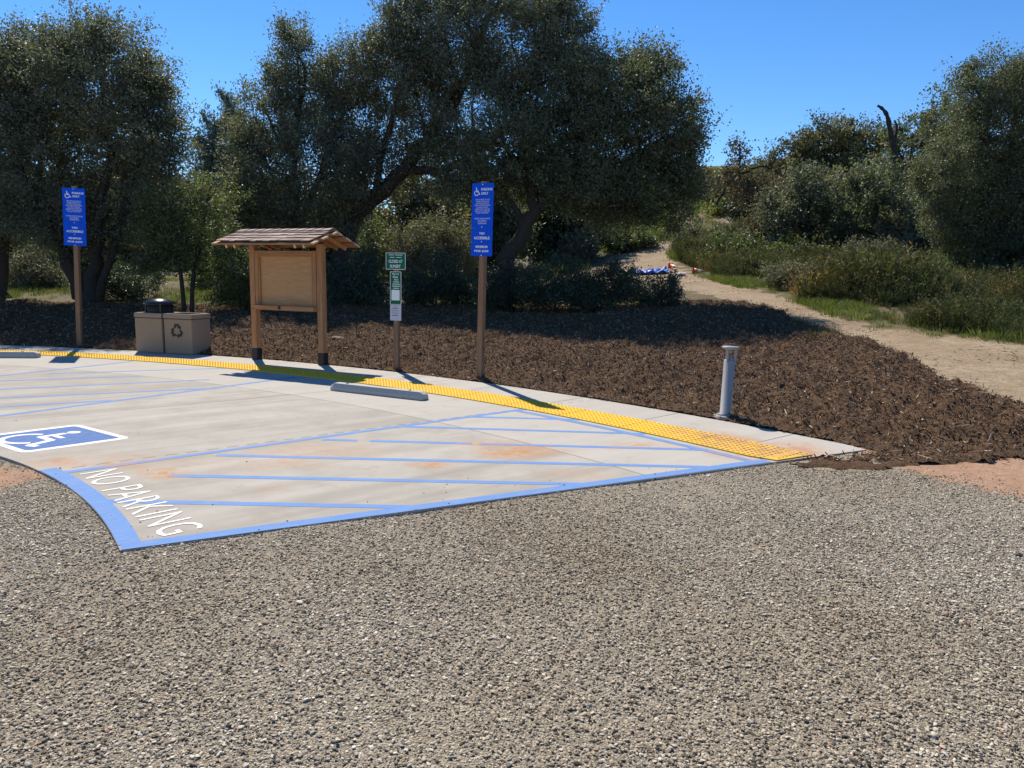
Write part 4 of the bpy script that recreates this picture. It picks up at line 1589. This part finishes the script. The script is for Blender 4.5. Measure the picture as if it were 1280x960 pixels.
def crown_mesh(lobes, dens, per, leaf, r_, clump=.34, sprig=.25, aspect=.6, shell=.5, up=.3, tint_amp=.5):
    """lobes: (centre(3), radii(3)); leaves in clumps spread through the lobes, biased outward"""
    cl, out, tin = [], [], []
    for c, R in lobes:
        c, R = np.array(c), np.array(R)
        area = 4 * math.pi * (np.mean(R ** 1.6) ** (1 / 1.6)) ** 2
        n = max(4, int(area * dens))
        d = unit(r_.normal(size=(n, 3)))
        ph = r_.uniform(0, 6.28, 6)
        wob = 1 + .13 * np.sin(d[:, 0] * 5 + ph[0]) * np.sin(d[:, 2] * 4 + ph[1]) + .10 * np.sin(d[:, 1] * 8 + d[:, 2] * 7 + ph[2])
        rad_ = (shell + (1 - shell) * r_.random(n) ** .6) * wob
        rad_ *= 1 + .06 * r_.normal(size=n)
        p = c + d * R * rad_[:, None]
        cl.append(p); out.append(unit(d / R))
        tin.append(r_.random(n))
    cl = np.vstack(cl); out = np.vstack(out); tin = np.concatenate(tin)
    n = len(cl)
    k = np.maximum(3, r_.poisson(per, n))
    rep = np.repeat(np.arange(n), k)
    N = len(rep)
    size = clump * r_.uniform(.55, 1.35, n)
    off = np.clip(r_.normal(size=(N, 3)), -1.5, 1.5) * .55
    # spray direction of every clump: outward and up
    sd = unit(out * .8 + np.array([0, 0, up]) + r_.normal(size=(n, 3)) * .45)
    along = np.clip(r_.normal(size=N), -1.4, 1.4) * .75
    P = cl[rep] + (off * np.array([1, 1, .75]) + sd[rep] * along[:, None]) * size[rep][:, None]
    # thin sprigs that stick out of the outline
    ns = int(n * sprig)
    if ns:
        ch = r_.choice(n, ns, replace=False)
        kk = 30
        tl = r_.uniform(.25, 1.0, ns) * clump * 2.2
        tt = r_.random((ns, kk))
        q_ = cl[ch][:, None] + sd[ch][:, None] * (tt * tl[:, None])[..., None] + r_.normal(size=(ns, kk, 3)) * .05 * (clump / .34)
        P = np.vstack([P, q_.reshape(-1, 3)])
        rep = np.concatenate([rep, np.repeat(ch, kk)])
        N = len(P)
    a = unit(r_.normal(size=(N, 3)) + sd[rep] * .7)
    b_ = unit(np.cross(a, r_.normal(size=(N, 3)) + np.array([0, 0, .6])))
    nn = np.cross(a, b_)
    L_ = leaf * r_.uniform(.6, 1.3, N)[:, None]
    Wd = L_ * aspect
    V = np.stack([P - a * L_ * .5, P + b_ * Wd * .5 + nn * L_ * .10, P + a * L_ * .5, P - b_ * Wd * .5 + nn * L_ * .10], 1).reshape(-1, 3)
    Fq = np.arange(N * 4).reshape(N, 4)
    tint = np.clip(.5 + (tin[rep] - .5) * tint_amp + r_.normal(size=N) * .20, 0, 1)
    return npmesh('crown', V, Fq, False, {'tint': ('FACE', tint)}), cl


def smooth_line(P, n=4):
    P = np.asarray(P, float)
    o = []
    for i in range(len(P) - 1):
        p0, p1, p2, p3 = P[max(i - 1, 0)], P[i], P[i + 1], P[min(i + 2, len(P) - 1)]
        for t_ in np.linspace(0, 1, n, endpoint=False):
            o.append(.5 * ((2 * p1) + (-p0 + p2) * t_ + (2 * p0 - 5 * p1 + 4 * p2 - p3) * t_ ** 2 + (-p0 + 3 * p1 - 3 * p2 + p3) * t_ ** 3))
    o.append(P[-1])
    return np.array(o)


def tree(name, label, cat, base_px, D, stems, lobes, leafmat, group=None, seed=0, dens=2.3, per=55, leaf=.078, bark=M_bark, clump=.34,
         sprig=.25, aspect=.6, shell=.5, depth=1.0, twigs=.35, up=.3, r0=.20, trunk_name='trunk', tint_amp=.5, dscale=1.0):
    """stems: list of ([(px,py,dD)...], r_start, r_end); lobes: (px, py, rx_px, ry_px[, dD])"""
    leaf, per = (leaf * 1.0, per * 2.2) if D < 35 else (leaf * 1.35, per * 1.9)
    if D < 35:
        dens, twigs, sprig = dens * 1.75, twigs / 1.75, sprig / 1.4
    tint_amp = .38
    r_ = np.random.default_rng(1000 + seed)
    bx = W(base_px, 345, D)[0]
    base = np.array([bx, D, float(Hgt(bx, D)) - .05])
    t = empty(name, tuple(base), label=label, cat=cat, group=group)
    LB = []
    for lb in lobes:
        px, py, rx, ry = lb[:4]
        dD = lb[4] if len(lb) > 4 else r_.uniform(-.5, .5) * rx * D / F * 1.1
        c = W(px, py, D + dD) - base
        k = D / F
        LB.append((c, (rx * k, (rx + ry) / 2 * k * depth, ry * k)))
    me_, cl = crown_mesh(LB, dens, per, leaf, r_, clump, sprig, aspect, shell, up, tint_amp)
    link('crown', me_, leafmat, t)
    m = MB()
    nodes = []
    for pts, ra, rb in stems:
        P = [W(px, py, D + dD) - base for px, py, dD in pts]
        P[0] = np.array([P[0][0], P[0][1], min(P[0][2], float(Hgt(P[0][0] + base[0], P[0][1] + base[1])) - base[2] - .05)]) if pts[0][1] > 300 else P[0]
        P = smooth_line(P, 4)
        P[1:-1] += r_.normal(size=(len(P) - 2, 3)) * ra * .16
        rs_ = np.linspace(ra, rb, len(P))
        if pts[0][1] > 300:
            rs_[0] *= 1.35
        m.tube(P, rs_, 9)
        nodes += list(zip(P[len(P) // 3:], rs_[len(P) // 3:]))
    NP_ = np.array([p for p, _ in nodes])
    limb_nodes = [NP_]
    for c, R in LB:
        i = int(np.argmin(np.linalg.norm(NP_ - (c - np.array([0, 0, R[2] * .6])), axis=1)))
        A = NP_[i]
        ra = min(nodes[i][1] * .75, .11 * (D / 24) ** .5)
        mid_ = (A + c) / 2 + r_.normal(size=3) * .12 * np.linalg.norm(c - A) + np.array([0, 0, -.06 * np.linalg.norm(c - A)])
        P = smooth_line([A, mid_, c, c + np.array([r_.normal() * .2 * R[0], r_.normal() * .2 * R[1], .6 * R[2]])], 4)
        m.tube(P, np.linspace(ra, ra * .28, len(P)), 6)
        limb_nodes.append(P[3:])
    LN = np.vstack(limb_nodes)
    ch = r_.choice(len(cl), int(len(cl) * twigs), replace=False)
    for i in ch:
        d_ = np.linalg.norm(LN - cl[i], axis=1)
        A = LN[int(np.argmin(d_))]
        if d_.min() > 2.6 * clump / .34:
            continue
        mid_ = (A + cl[i]) / 2 + r_.normal(size=3) * .1 * d_.min()
        k_ = .016 * clump / .34
        m.tube([A, mid_, cl[i], cl[i] + (cl[i] - mid_) * .35], [k_, k_ * .7, k_ * .45, k_ * .2], 4)
    m.build(trunk_name, bark, t)
    return t


OAKS = 'oaks behind the mulch bed'
tree('oak_tree', 'broad dense oak behind the blue sign left of the tan bins', 'tree', 108, 23, [([(108, 372, 0), (92, 340, 0), (70, 290, .3), (50, 220, .5)], .30, .10), ([(112, 372, 0), (120, 330, 0), (124, 270, -.2), (140, 180, -.3)], .28, .09), ([(118, 310, 0), (160, 240, 0), (185, 180, .2)], .13, .05)],
     [(55, 120, 78, 72), (125, 95, 72, 62), (172, 150, 58, 68), (100, 190, 105, 75), (190, 178, 32, 48), (25, 205, 75, 80), (150, 235, 68, 45), (50, 68, 48, 32), (130, 62, 52, 30), (178, 100, 34, 34), (60, 270, 60, 38), (150, 285, 60, 32), (85, 305, 40, 20), (10, 90, 45, 55), (198, 135, 18, 26)],
     M_oak2, OAKS, 1, dens=2.2, per=58)
tree('oak_tree', 'oak cut by the photo edge, single trunk left of the far blue sign', 'tree', 3, 24, [([(3, 362, 0), (4, 320, 0), (-4, 250, 0), (-30, 160, 0)], .20, .09)],
     [(-50, 130, 70, 80), (-25, 230, 60, 55), (-70, 230, 70, 70), (15, 285, 40, 26)], M_oak, OAKS, 2)
tree('young_tree', 'young slender twin trunked tree behind the tan bins', 'tree', 234, 20.5, [([(231, 378, 0), (226, 340, 0), (220, 290, 0), (216, 250, 0)], .065, .025), ([(238, 378, 0), (243, 335, 0), (252, 290, 0), (262, 235, 0)], .065, .025)],
     [(238, 262, 34, 34), (264, 245, 26, 32), (212, 290, 30, 30), (252, 305, 34, 28), (205, 250, 24, 30), (272, 285, 20, 26), (230, 325, 24, 20), (195, 320, 26, 24), (262, 335, 26, 22), (185, 275, 22, 28)], M_shrub, None, 3, dens=2.4, per=42, leaf=.07, sprig=.4, clump=.28)
tree('pine_tree', 'distant grey green pine rising in the sky gap between two oaks', 'tree', 268, 58, [([(268, 330, 0), (268, 260, 0), (267, 190, 0), (267, 146, 0)], .3, .06), ([(292, 330, 1), (293, 250, 1), (292, 180, 1), (290, 118, 1)], .25, .05)],
     [(267, 160, 9, 16), (258, 180, 14, 12), (276, 188, 14, 12), (256, 205, 17, 12), (282, 212, 18, 14), (262, 228, 24, 14), (284, 245, 24, 18), (255, 255, 26, 18), (290, 140, 10, 20), (296, 165, 14, 14), (300, 195, 16, 18), (296, 225, 20, 18), (262, 285, 30, 24)], M_pine, None, 4, dens=1.7, per=40, leaf=.22, aspect=.32, clump=.55, sprig=.6, up=.8, twigs=.4)
tree('oak_tree', 'oak with spiky upright tops rising behind the notice board', 'tree', 372, 25, [([(372, 378, 0), (372, 330, 0), (368, 250, 0), (372, 150, 0)], .22, .07), ([(370, 290, 0), (400, 220, .3), (430, 140, .3)], .14, .05)],
     [(372, 78, 22, 42), (392, 128, 52, 46), (338, 152, 44, 42), (452, 92, 30, 46), (440, 142, 56, 52), (338, 215, 50, 58), (400, 215, 78, 58), (312, 190, 22, 40), (328, 262, 42, 34), (450, 210, 55, 50), (320, 305, 40, 26), (400, 280, 60, 26), (290, 250, 20, 30), (415, 100, 22, 36), (348, 110, 22, 36), (465, 62, 14, 24), (362, 50, 12, 20)],
     M_oak2, OAKS, 5, dens=2.3, per=58, sprig=.45, up=.7)
tree('oak_tree', 'largest oak with a dark leaning limb, its top cut by the photo edge', 'tree', 420, 24.5, [([(418, 375, 0), (425, 320, 0), (450, 265, 0), (505, 208, 0), (545, 160, 0), (590, 90, 0), (610, 20, 0)], .34, .10), ([(505, 208, 0), (545, 215, -.4), (600, 190, -.8), (660, 130, -.8)], .16, .06), ([(470, 250, 0), (475, 200, 0), (500, 120, 0), (515, 50, 0)], .13, .05)],
     [(560, 62, 66, 62), (520, 45, 40, 48), (640, 55, 82, 56), (590, 130, 85, 58), (528, 150, 58, 58), (700, 55, 42, 46), (640, -25, 85, 45), (680, 112, 72, 58), (560, 205, 68, 40), (494, 70, 26, 50), (545, -10, 45, 40), (735, 95, 28, 34), (488, 20, 10, 26), (715, 20, 25, 24)],
     M_oak2, OAKS, 6, dens=2.25, per=58, sprig=.35, up=.45)
tree('oak_tree', 'dark oak with a curved forked trunk and boughs drooping over the dirt trail', 'tree', 628, 22, [([(626, 368, 0), (634, 325, 0), (655, 290, 0), (666, 250, 0), (652, 205, 0), (650, 150, 0)], .30, .12), ([(664, 262, 0), (690, 252, -.3), (735, 225, -.5), (800, 190, -.5)], .14, .05), ([(655, 275, 0), (630, 245, 0), (600, 225, .2)], .10, .04), ([(655, 190, 0), (700, 150, .2), (770, 120, .3)], .14, .05)],
     [(800, 130, 54, 50), (742, 120, 66, 56), (760, 180, 86, 60), (836, 165, 36, 55), (850, 222, 27, 42), (700, 180, 66, 48), (795, 238, 66, 34), (725, 228, 62, 30), (826, 92, 24, 26), (630, 180, 55, 42), (866, 175, 14, 26), (845, 268, 22, 18), (800, 80, 26, 26), (600, 215, 50, 35), (868, 140, 10, 14), (660, 225, 40, 24), (770, 265, 50, 18), (850, 195, 26, 40)],
     M_oak, OAKS, 7, dens=2.5, per=60, sprig=.35)

BACK = 'background trees filling in behind the oaks'
bt = [(-60, 40, 60, 250, M_oak, 'dark background tree at the photo edge behind the twin trunked oak'), (40, 42, 60, 262, M_hill, 'olive background tree seen behind the oak left of the far blue sign'),
      (150, 44, 55, 262, M_oak, 'dark background tree behind the tan bins and the left oak'), (215, 47, 45, 268, M_hill, 'olive background tree seen behind the young twin trunked tree'),
      (330, 38, 50, 275, M_oak, 'dark background tree behind the left post of the notice board'), (430, 41, 55, 272, M_hill, 'olive background tree behind the right post of the notice board'),
      (520, 39, 55, 268, M_hill, 'olive background tree behind the green sign'), (595, 44, 55, 262, M_oak, 'dark background tree behind the tall blue sign by the green sign'),
      (690, 48, 60, 250, M_hill, 'olive background tree seen under the boughs of the dark oak'), (765, 74, 45, 250, M_hill, 'olive background tree behind the boulder above the trail')]
for i, (px, D, r_, py, mat, lab) in enumerate(bt):
    tree('background_tree', lab, 'tree', px, D, [([(px, 350, 0), (px + 4, 310, 0), (px - 3, 260, 0)], .16, .06)],
         [(px, py, r_, 46), (px - r_ * .5, py + 34, r_ * .7, 36), (px + r_ * .5, py + 32, r_ * .7, 38), (px + 8, py - 25, r_ * .6, 28), (px, py + 55, r_ * .9, 26)], mat, BACK, 20 + i, dens=1.0, per=56, leaf=.17, clump=.6, twigs=.1, shell=.3)

HILL = 'trees on the hillside right of the trail'
tree('oak_tree', 'tall dark oak cut by the photo edge, standing over the brush right of the trail', 'tree', 1240, 27, [([(1240, 345, 0), (1236, 290, 0), (1230, 220, 0), (1235, 140, 0)], .30, .09), ([(1240, 300, 0), (1275, 240, 0), (1290, 170, 0)], .18, .07)],
     [(1222, 200, 58, 84), (1270, 150, 58, 74), (1200, 268, 46, 50), (1260, 268, 66, 58), (1242, 112, 42, 38), (1310, 210, 65, 100), (1208, 92, 14, 14), (1180, 225, 26, 52), (1290, 95, 40, 30), (1225, 305, 60, 26), (1300, 300, 60, 36)],
     M_oak, None, 40, dens=2.3, per=58)
tree('hill_oak', 'dark oak with lumpy tops on the hillside behind the dead snag', 'tree', 1165, 50, [([(1165, 300, 0), (1160, 240, 0), (1160, 170, 0)], .35, .12)],
     [(1162, 155, 26, 32), (1132, 205, 42, 40), (1190, 165, 34, 42), (1150, 240, 50, 38), (1125, 170, 14, 22), (1185, 215, 34, 40)], M_oak, HILL, 41, dens=.8, per=55, leaf=.15, clump=.6)
tree('hill_oak', 'wide flat topped brownish oak on the skyline', 'tree', 1058, 75, [([(1058, 255, 0), (1056, 220, 0), (1050, 180, 0)], .4, .15)],
     [(1045, 168, 42, 17), (1005, 186, 24, 15), (1078, 178, 36, 24), (1040, 190, 50, 20), (1075, 210, 40, 24), (1020, 212, 34, 18)], M_hill, HILL, 42, dens=.45, per=60, leaf=.2, clump=.8)
tree('dry_tree', 'brown half bare tree with one long arching bough above the trail', 'tree', 935, 58, [([(938, 290, 0), (938, 262, 0), (925, 225, 0), (925, 180, 0)], .2, .05), ([(895, 256, 0), (906, 238, 0), (916, 222, .3), (932, 215, 0), (950, 208, -.3), (966, 212, 0), (990, 226, 0)], .11, .05)],
     [(925, 200, 16, 20), (905, 215, 14, 10), (938, 226, 34, 18), (965, 222, 22, 14), (908, 228, 20, 16), (948, 243, 30, 20), (925, 185, 8, 10)], M_brown, HILL, 43, dens=.6, per=34, leaf=.15, clump=.6, twigs=.8, bark=M_bark)
tree('hill_tree', 'small rounded olive tree on the skyline between the dry tree and the flat topped oak', 'tree', 970, 82, [([(970, 260, 0), (970, 220, 0), (968, 200, 0)], .3, .1)],
     [(968, 200, 20, 14), (985, 215, 26, 14), (955, 220, 24, 16), (995, 235, 30, 18)], M_hill, HILL, 44, dens=.4, per=60, leaf=.2, clump=.8)
for i, (px, py, D, lobes, mat, lab) in enumerate([
    (1010, 320, 41, [(1012, 252, 36, 40), (985, 280, 28, 32), (1030, 285, 30, 30), (1000, 235, 24, 24), (970, 265, 18, 24)], M_oak2, 'round bushy grey green tree below the flat topped oak'),
    (1092, 320, 39, [(1095, 252, 40, 42), (1070, 282, 30, 30), (1116, 275, 26, 32), (1085, 228, 28, 22), (1105, 300, 26, 20)], M_oak, 'round bushy dark green tree below the dead snag'),
    (960, 320, 44, [(962, 285, 24, 30), (945, 300, 24, 20), (975, 255, 16, 24)], M_brown, 'grey brown bushy tree beside the round bushes on the slope')]):
    tree('bushy_tree', lab, 'tree', px, D, [([(px, py, 0), (px, py - 40, 0), (px + 2, py - 75, 0)], .16, .06), ([(px + 3, py, 0), (px + 14, py - 40, 0), (px + 20, py - 60, 0)], .1, .04)], lobes, mat, HILL, 45 + i, dens=1.2, per=52, leaf=.12, clump=.5, sprig=.4, up=.7)
# dead snag
D = 47
bx = W(1128, 345, D)[0]
base = np.array([bx, D, float(Hgt(bx, D))])
t = empty('dead_tree', tuple(base), label='bare dead snag with a bent broken tip against the sky', cat='dead tree')
m = MB()
rp = lambda pts: smooth_line([W(px, py, D + d) - base for px, py, d in pts], 4)
P = rp([(1128, 300, 0), (1126, 250, 0), (1120, 200, 0), (1113, 165, 0), (1109, 145, -.1), (1103, 136, -.1), (1097, 132, -.1)])
m.tube(P, np.linspace(.24, .07, len(P)) * (1 + .2 * np.sin(np.arange(len(P)) * 1.9)), 8)
m.build('trunk', M_bark, t)
for pts in ([(1117, 180, 0), (1121, 160, 0), (1118, 150, 0)], [(1124, 225, 0), (1136, 205, .2), (1140, 180, .2)], [(1122, 215, 0), (1108, 205, 0), (1100, 200, 0)]):
    m = MB()
    P = rp(pts)
    m.tube(P, np.linspace(.11, .04, len(P)), 6)
    m.build('dead_branch', M_bark, t)

# ------------------------------------------------------------------ shrubs
SHR = 'shrubs in the scrub'
shrubs = [
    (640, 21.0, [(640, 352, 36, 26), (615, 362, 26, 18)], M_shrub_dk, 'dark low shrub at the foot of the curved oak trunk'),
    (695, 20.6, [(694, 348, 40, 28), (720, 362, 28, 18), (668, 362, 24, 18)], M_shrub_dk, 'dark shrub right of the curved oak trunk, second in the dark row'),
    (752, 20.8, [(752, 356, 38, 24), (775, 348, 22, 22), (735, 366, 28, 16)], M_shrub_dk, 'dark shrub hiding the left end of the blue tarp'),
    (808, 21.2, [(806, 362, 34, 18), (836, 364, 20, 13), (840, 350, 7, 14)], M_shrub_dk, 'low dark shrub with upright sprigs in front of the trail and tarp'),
    (300, 21.0, [(300, 338, 34, 34), (285, 360, 26, 18), (318, 355, 24, 24)], M_shrub, 'bright speckled leafy shrub left of the notice board'),
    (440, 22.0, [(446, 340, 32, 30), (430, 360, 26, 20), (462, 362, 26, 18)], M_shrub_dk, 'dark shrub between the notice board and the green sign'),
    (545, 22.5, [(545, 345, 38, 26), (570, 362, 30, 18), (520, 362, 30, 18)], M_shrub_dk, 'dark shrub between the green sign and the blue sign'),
    (545, 27.0, [(540, 300, 38, 34), (575, 305, 32, 32), (510, 310, 26, 26)], M_sage, 'grey olive shrub higher up behind the green sign'),
    (470, 27.5, [(470, 305, 30, 28), (450, 320, 24, 24)], M_shrub, 'green shrub beneath the leaning oak limb'),
    (700, 30.0, [(698, 300, 34, 28), (722, 315, 28, 20)], M_shrub, 'green sunlit shrub seen under the curved oak between trunk and boulder'),
    (742, 34.0, [(728, 306, 22, 16), (716, 314, 22, 14)], M_sage, 'sage coloured shrub beside the boulder'),
    (795, 42.0, [(792, 297, 24, 10), (778, 303, 20, 9), (808, 300, 14, 8)], M_shrub, 'low green shrub row above the bend of the trail'),
    (868, 37.0, [(868, 297, 22, 13), (852, 308, 16, 12), (890, 302, 24, 15)], M_sage, 'rounded olive shrub at the right side of the trail bend'),
    (905, 33.0, [(905, 312, 34, 22), (930, 318, 28, 18)], M_shrub, 'green shrub on the slope just right of the fallen cone'),
    (900, 62.0, [(910, 263, 15, 7), (892, 262, 12, 7)], M_yel, 'yellow green bush beside the pale stretch of far path'),
    (918, 60.0, [(919, 266, 8, 10)], M_shrub_dk, 'small dark bush beside the yellow green bush on the far slope'),
    (1142, 33.0, [(1142, 278, 24, 24), (1130, 300, 24, 18), (1160, 300, 22, 20)], M_sage, 'pale olive shrub left of the tall dark oak'),
    (45, 29.0, [(48, 332, 30, 24), (25, 342, 24, 18), (70, 345, 20, 14)], M_sage, 'grey brown shrub between the two trunks left of the far blue sign'),
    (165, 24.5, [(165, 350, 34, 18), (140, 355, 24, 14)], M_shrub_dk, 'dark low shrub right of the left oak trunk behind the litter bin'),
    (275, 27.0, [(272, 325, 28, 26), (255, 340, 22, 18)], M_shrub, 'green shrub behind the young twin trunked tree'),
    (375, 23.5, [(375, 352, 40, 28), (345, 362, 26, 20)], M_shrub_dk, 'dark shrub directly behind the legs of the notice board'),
    (1010, 34.0, [(1008, 318, 34, 14), (975, 322, 30, 13)], M_shrub, 'low green shrub at the foot of the round bushy grey green tree'),
    (1075, 33.0, [(1078, 318, 36, 14), (1110, 322, 30, 14)], M_sage, 'low olive shrub at the foot of the round bushy dark green tree'),
    (985, 26.0, [(985, 340, 30, 12), (1010, 346, 20, 9)], M_sage, 'low grey green shrub in the brush left of the pale rock'),
    (1075, 25.0, [(1078, 352, 34, 13), (1050, 346, 22, 11)], M_sage, 'low grey green shrub in the brush right of the pale rock'),
    (1185, 25.0, [(1180, 345, 34, 14), (1205, 352, 24, 11)], M_shrub, 'fresh green shrub in the brush below the left edge of the tall dark oak'),
    (1262, 22.0, [(1262, 372, 30, 16), (1240, 380, 22, 11)], M_shrub, 'fresh green shrub near the trail verge at the photo edge'),
    (950, 70.0, [(950, 240, 36, 16), (985, 245, 36, 16), (915, 245, 30, 14)], M_hill, 'wide olive thicket on the hill below the skyline trees'),
    (884, 78.0, [(884, 228, 24, 12), (868, 236, 20, 14)], M_hill, 'olive thicket on the hill crest in the sky gap left of the dry tree'),
    (1040, 66.0, [(1040, 235, 44, 18), (1085, 235, 40, 18)], M_hill, 'wide olive thicket under the flat topped oak'),
]
for i, (px, D, lobes, mat, lab) in enumerate(shrubs):
    if D >= 29:
        D = float(hit(px, max(l_[1] + l_[3] * .95 for l_ in lobes))[1])
    lobes = lobes + [(l_[0], l_[1] + l_[3] * .65, l_[2] * .95, l_[3] * .5) for l_ in lobes]
    k = D / 22
    tree('shrub', lab, 'shrub', px, D, [([(px, 372, 0), (lobes[0][0], lobes[0][1] + lobes[0][3] * .6, 0), (lobes[0][0], lobes[0][1], 0)], .03 * k, .012 * k),
                                       ([(px + 4, 372, 0), (lobes[len(lobes) // 2 - 1][0], lobes[len(lobes) // 2 - 1][1] + 4, 0), (lobes[len(lobes) // 2 - 1][0], lobes[len(lobes) // 2 - 1][1], 0)], .025 * k, .010 * k)],
         lobes, mat, SHR, 60 + i, dens=4.5 / k ** 1.7, per=42, leaf=.062 * k, clump=.22 * k, sprig=.6, up=.9, shell=.35, twigs=.3, trunk_name='stem')

print('meshes', len(bpy.data.meshes))
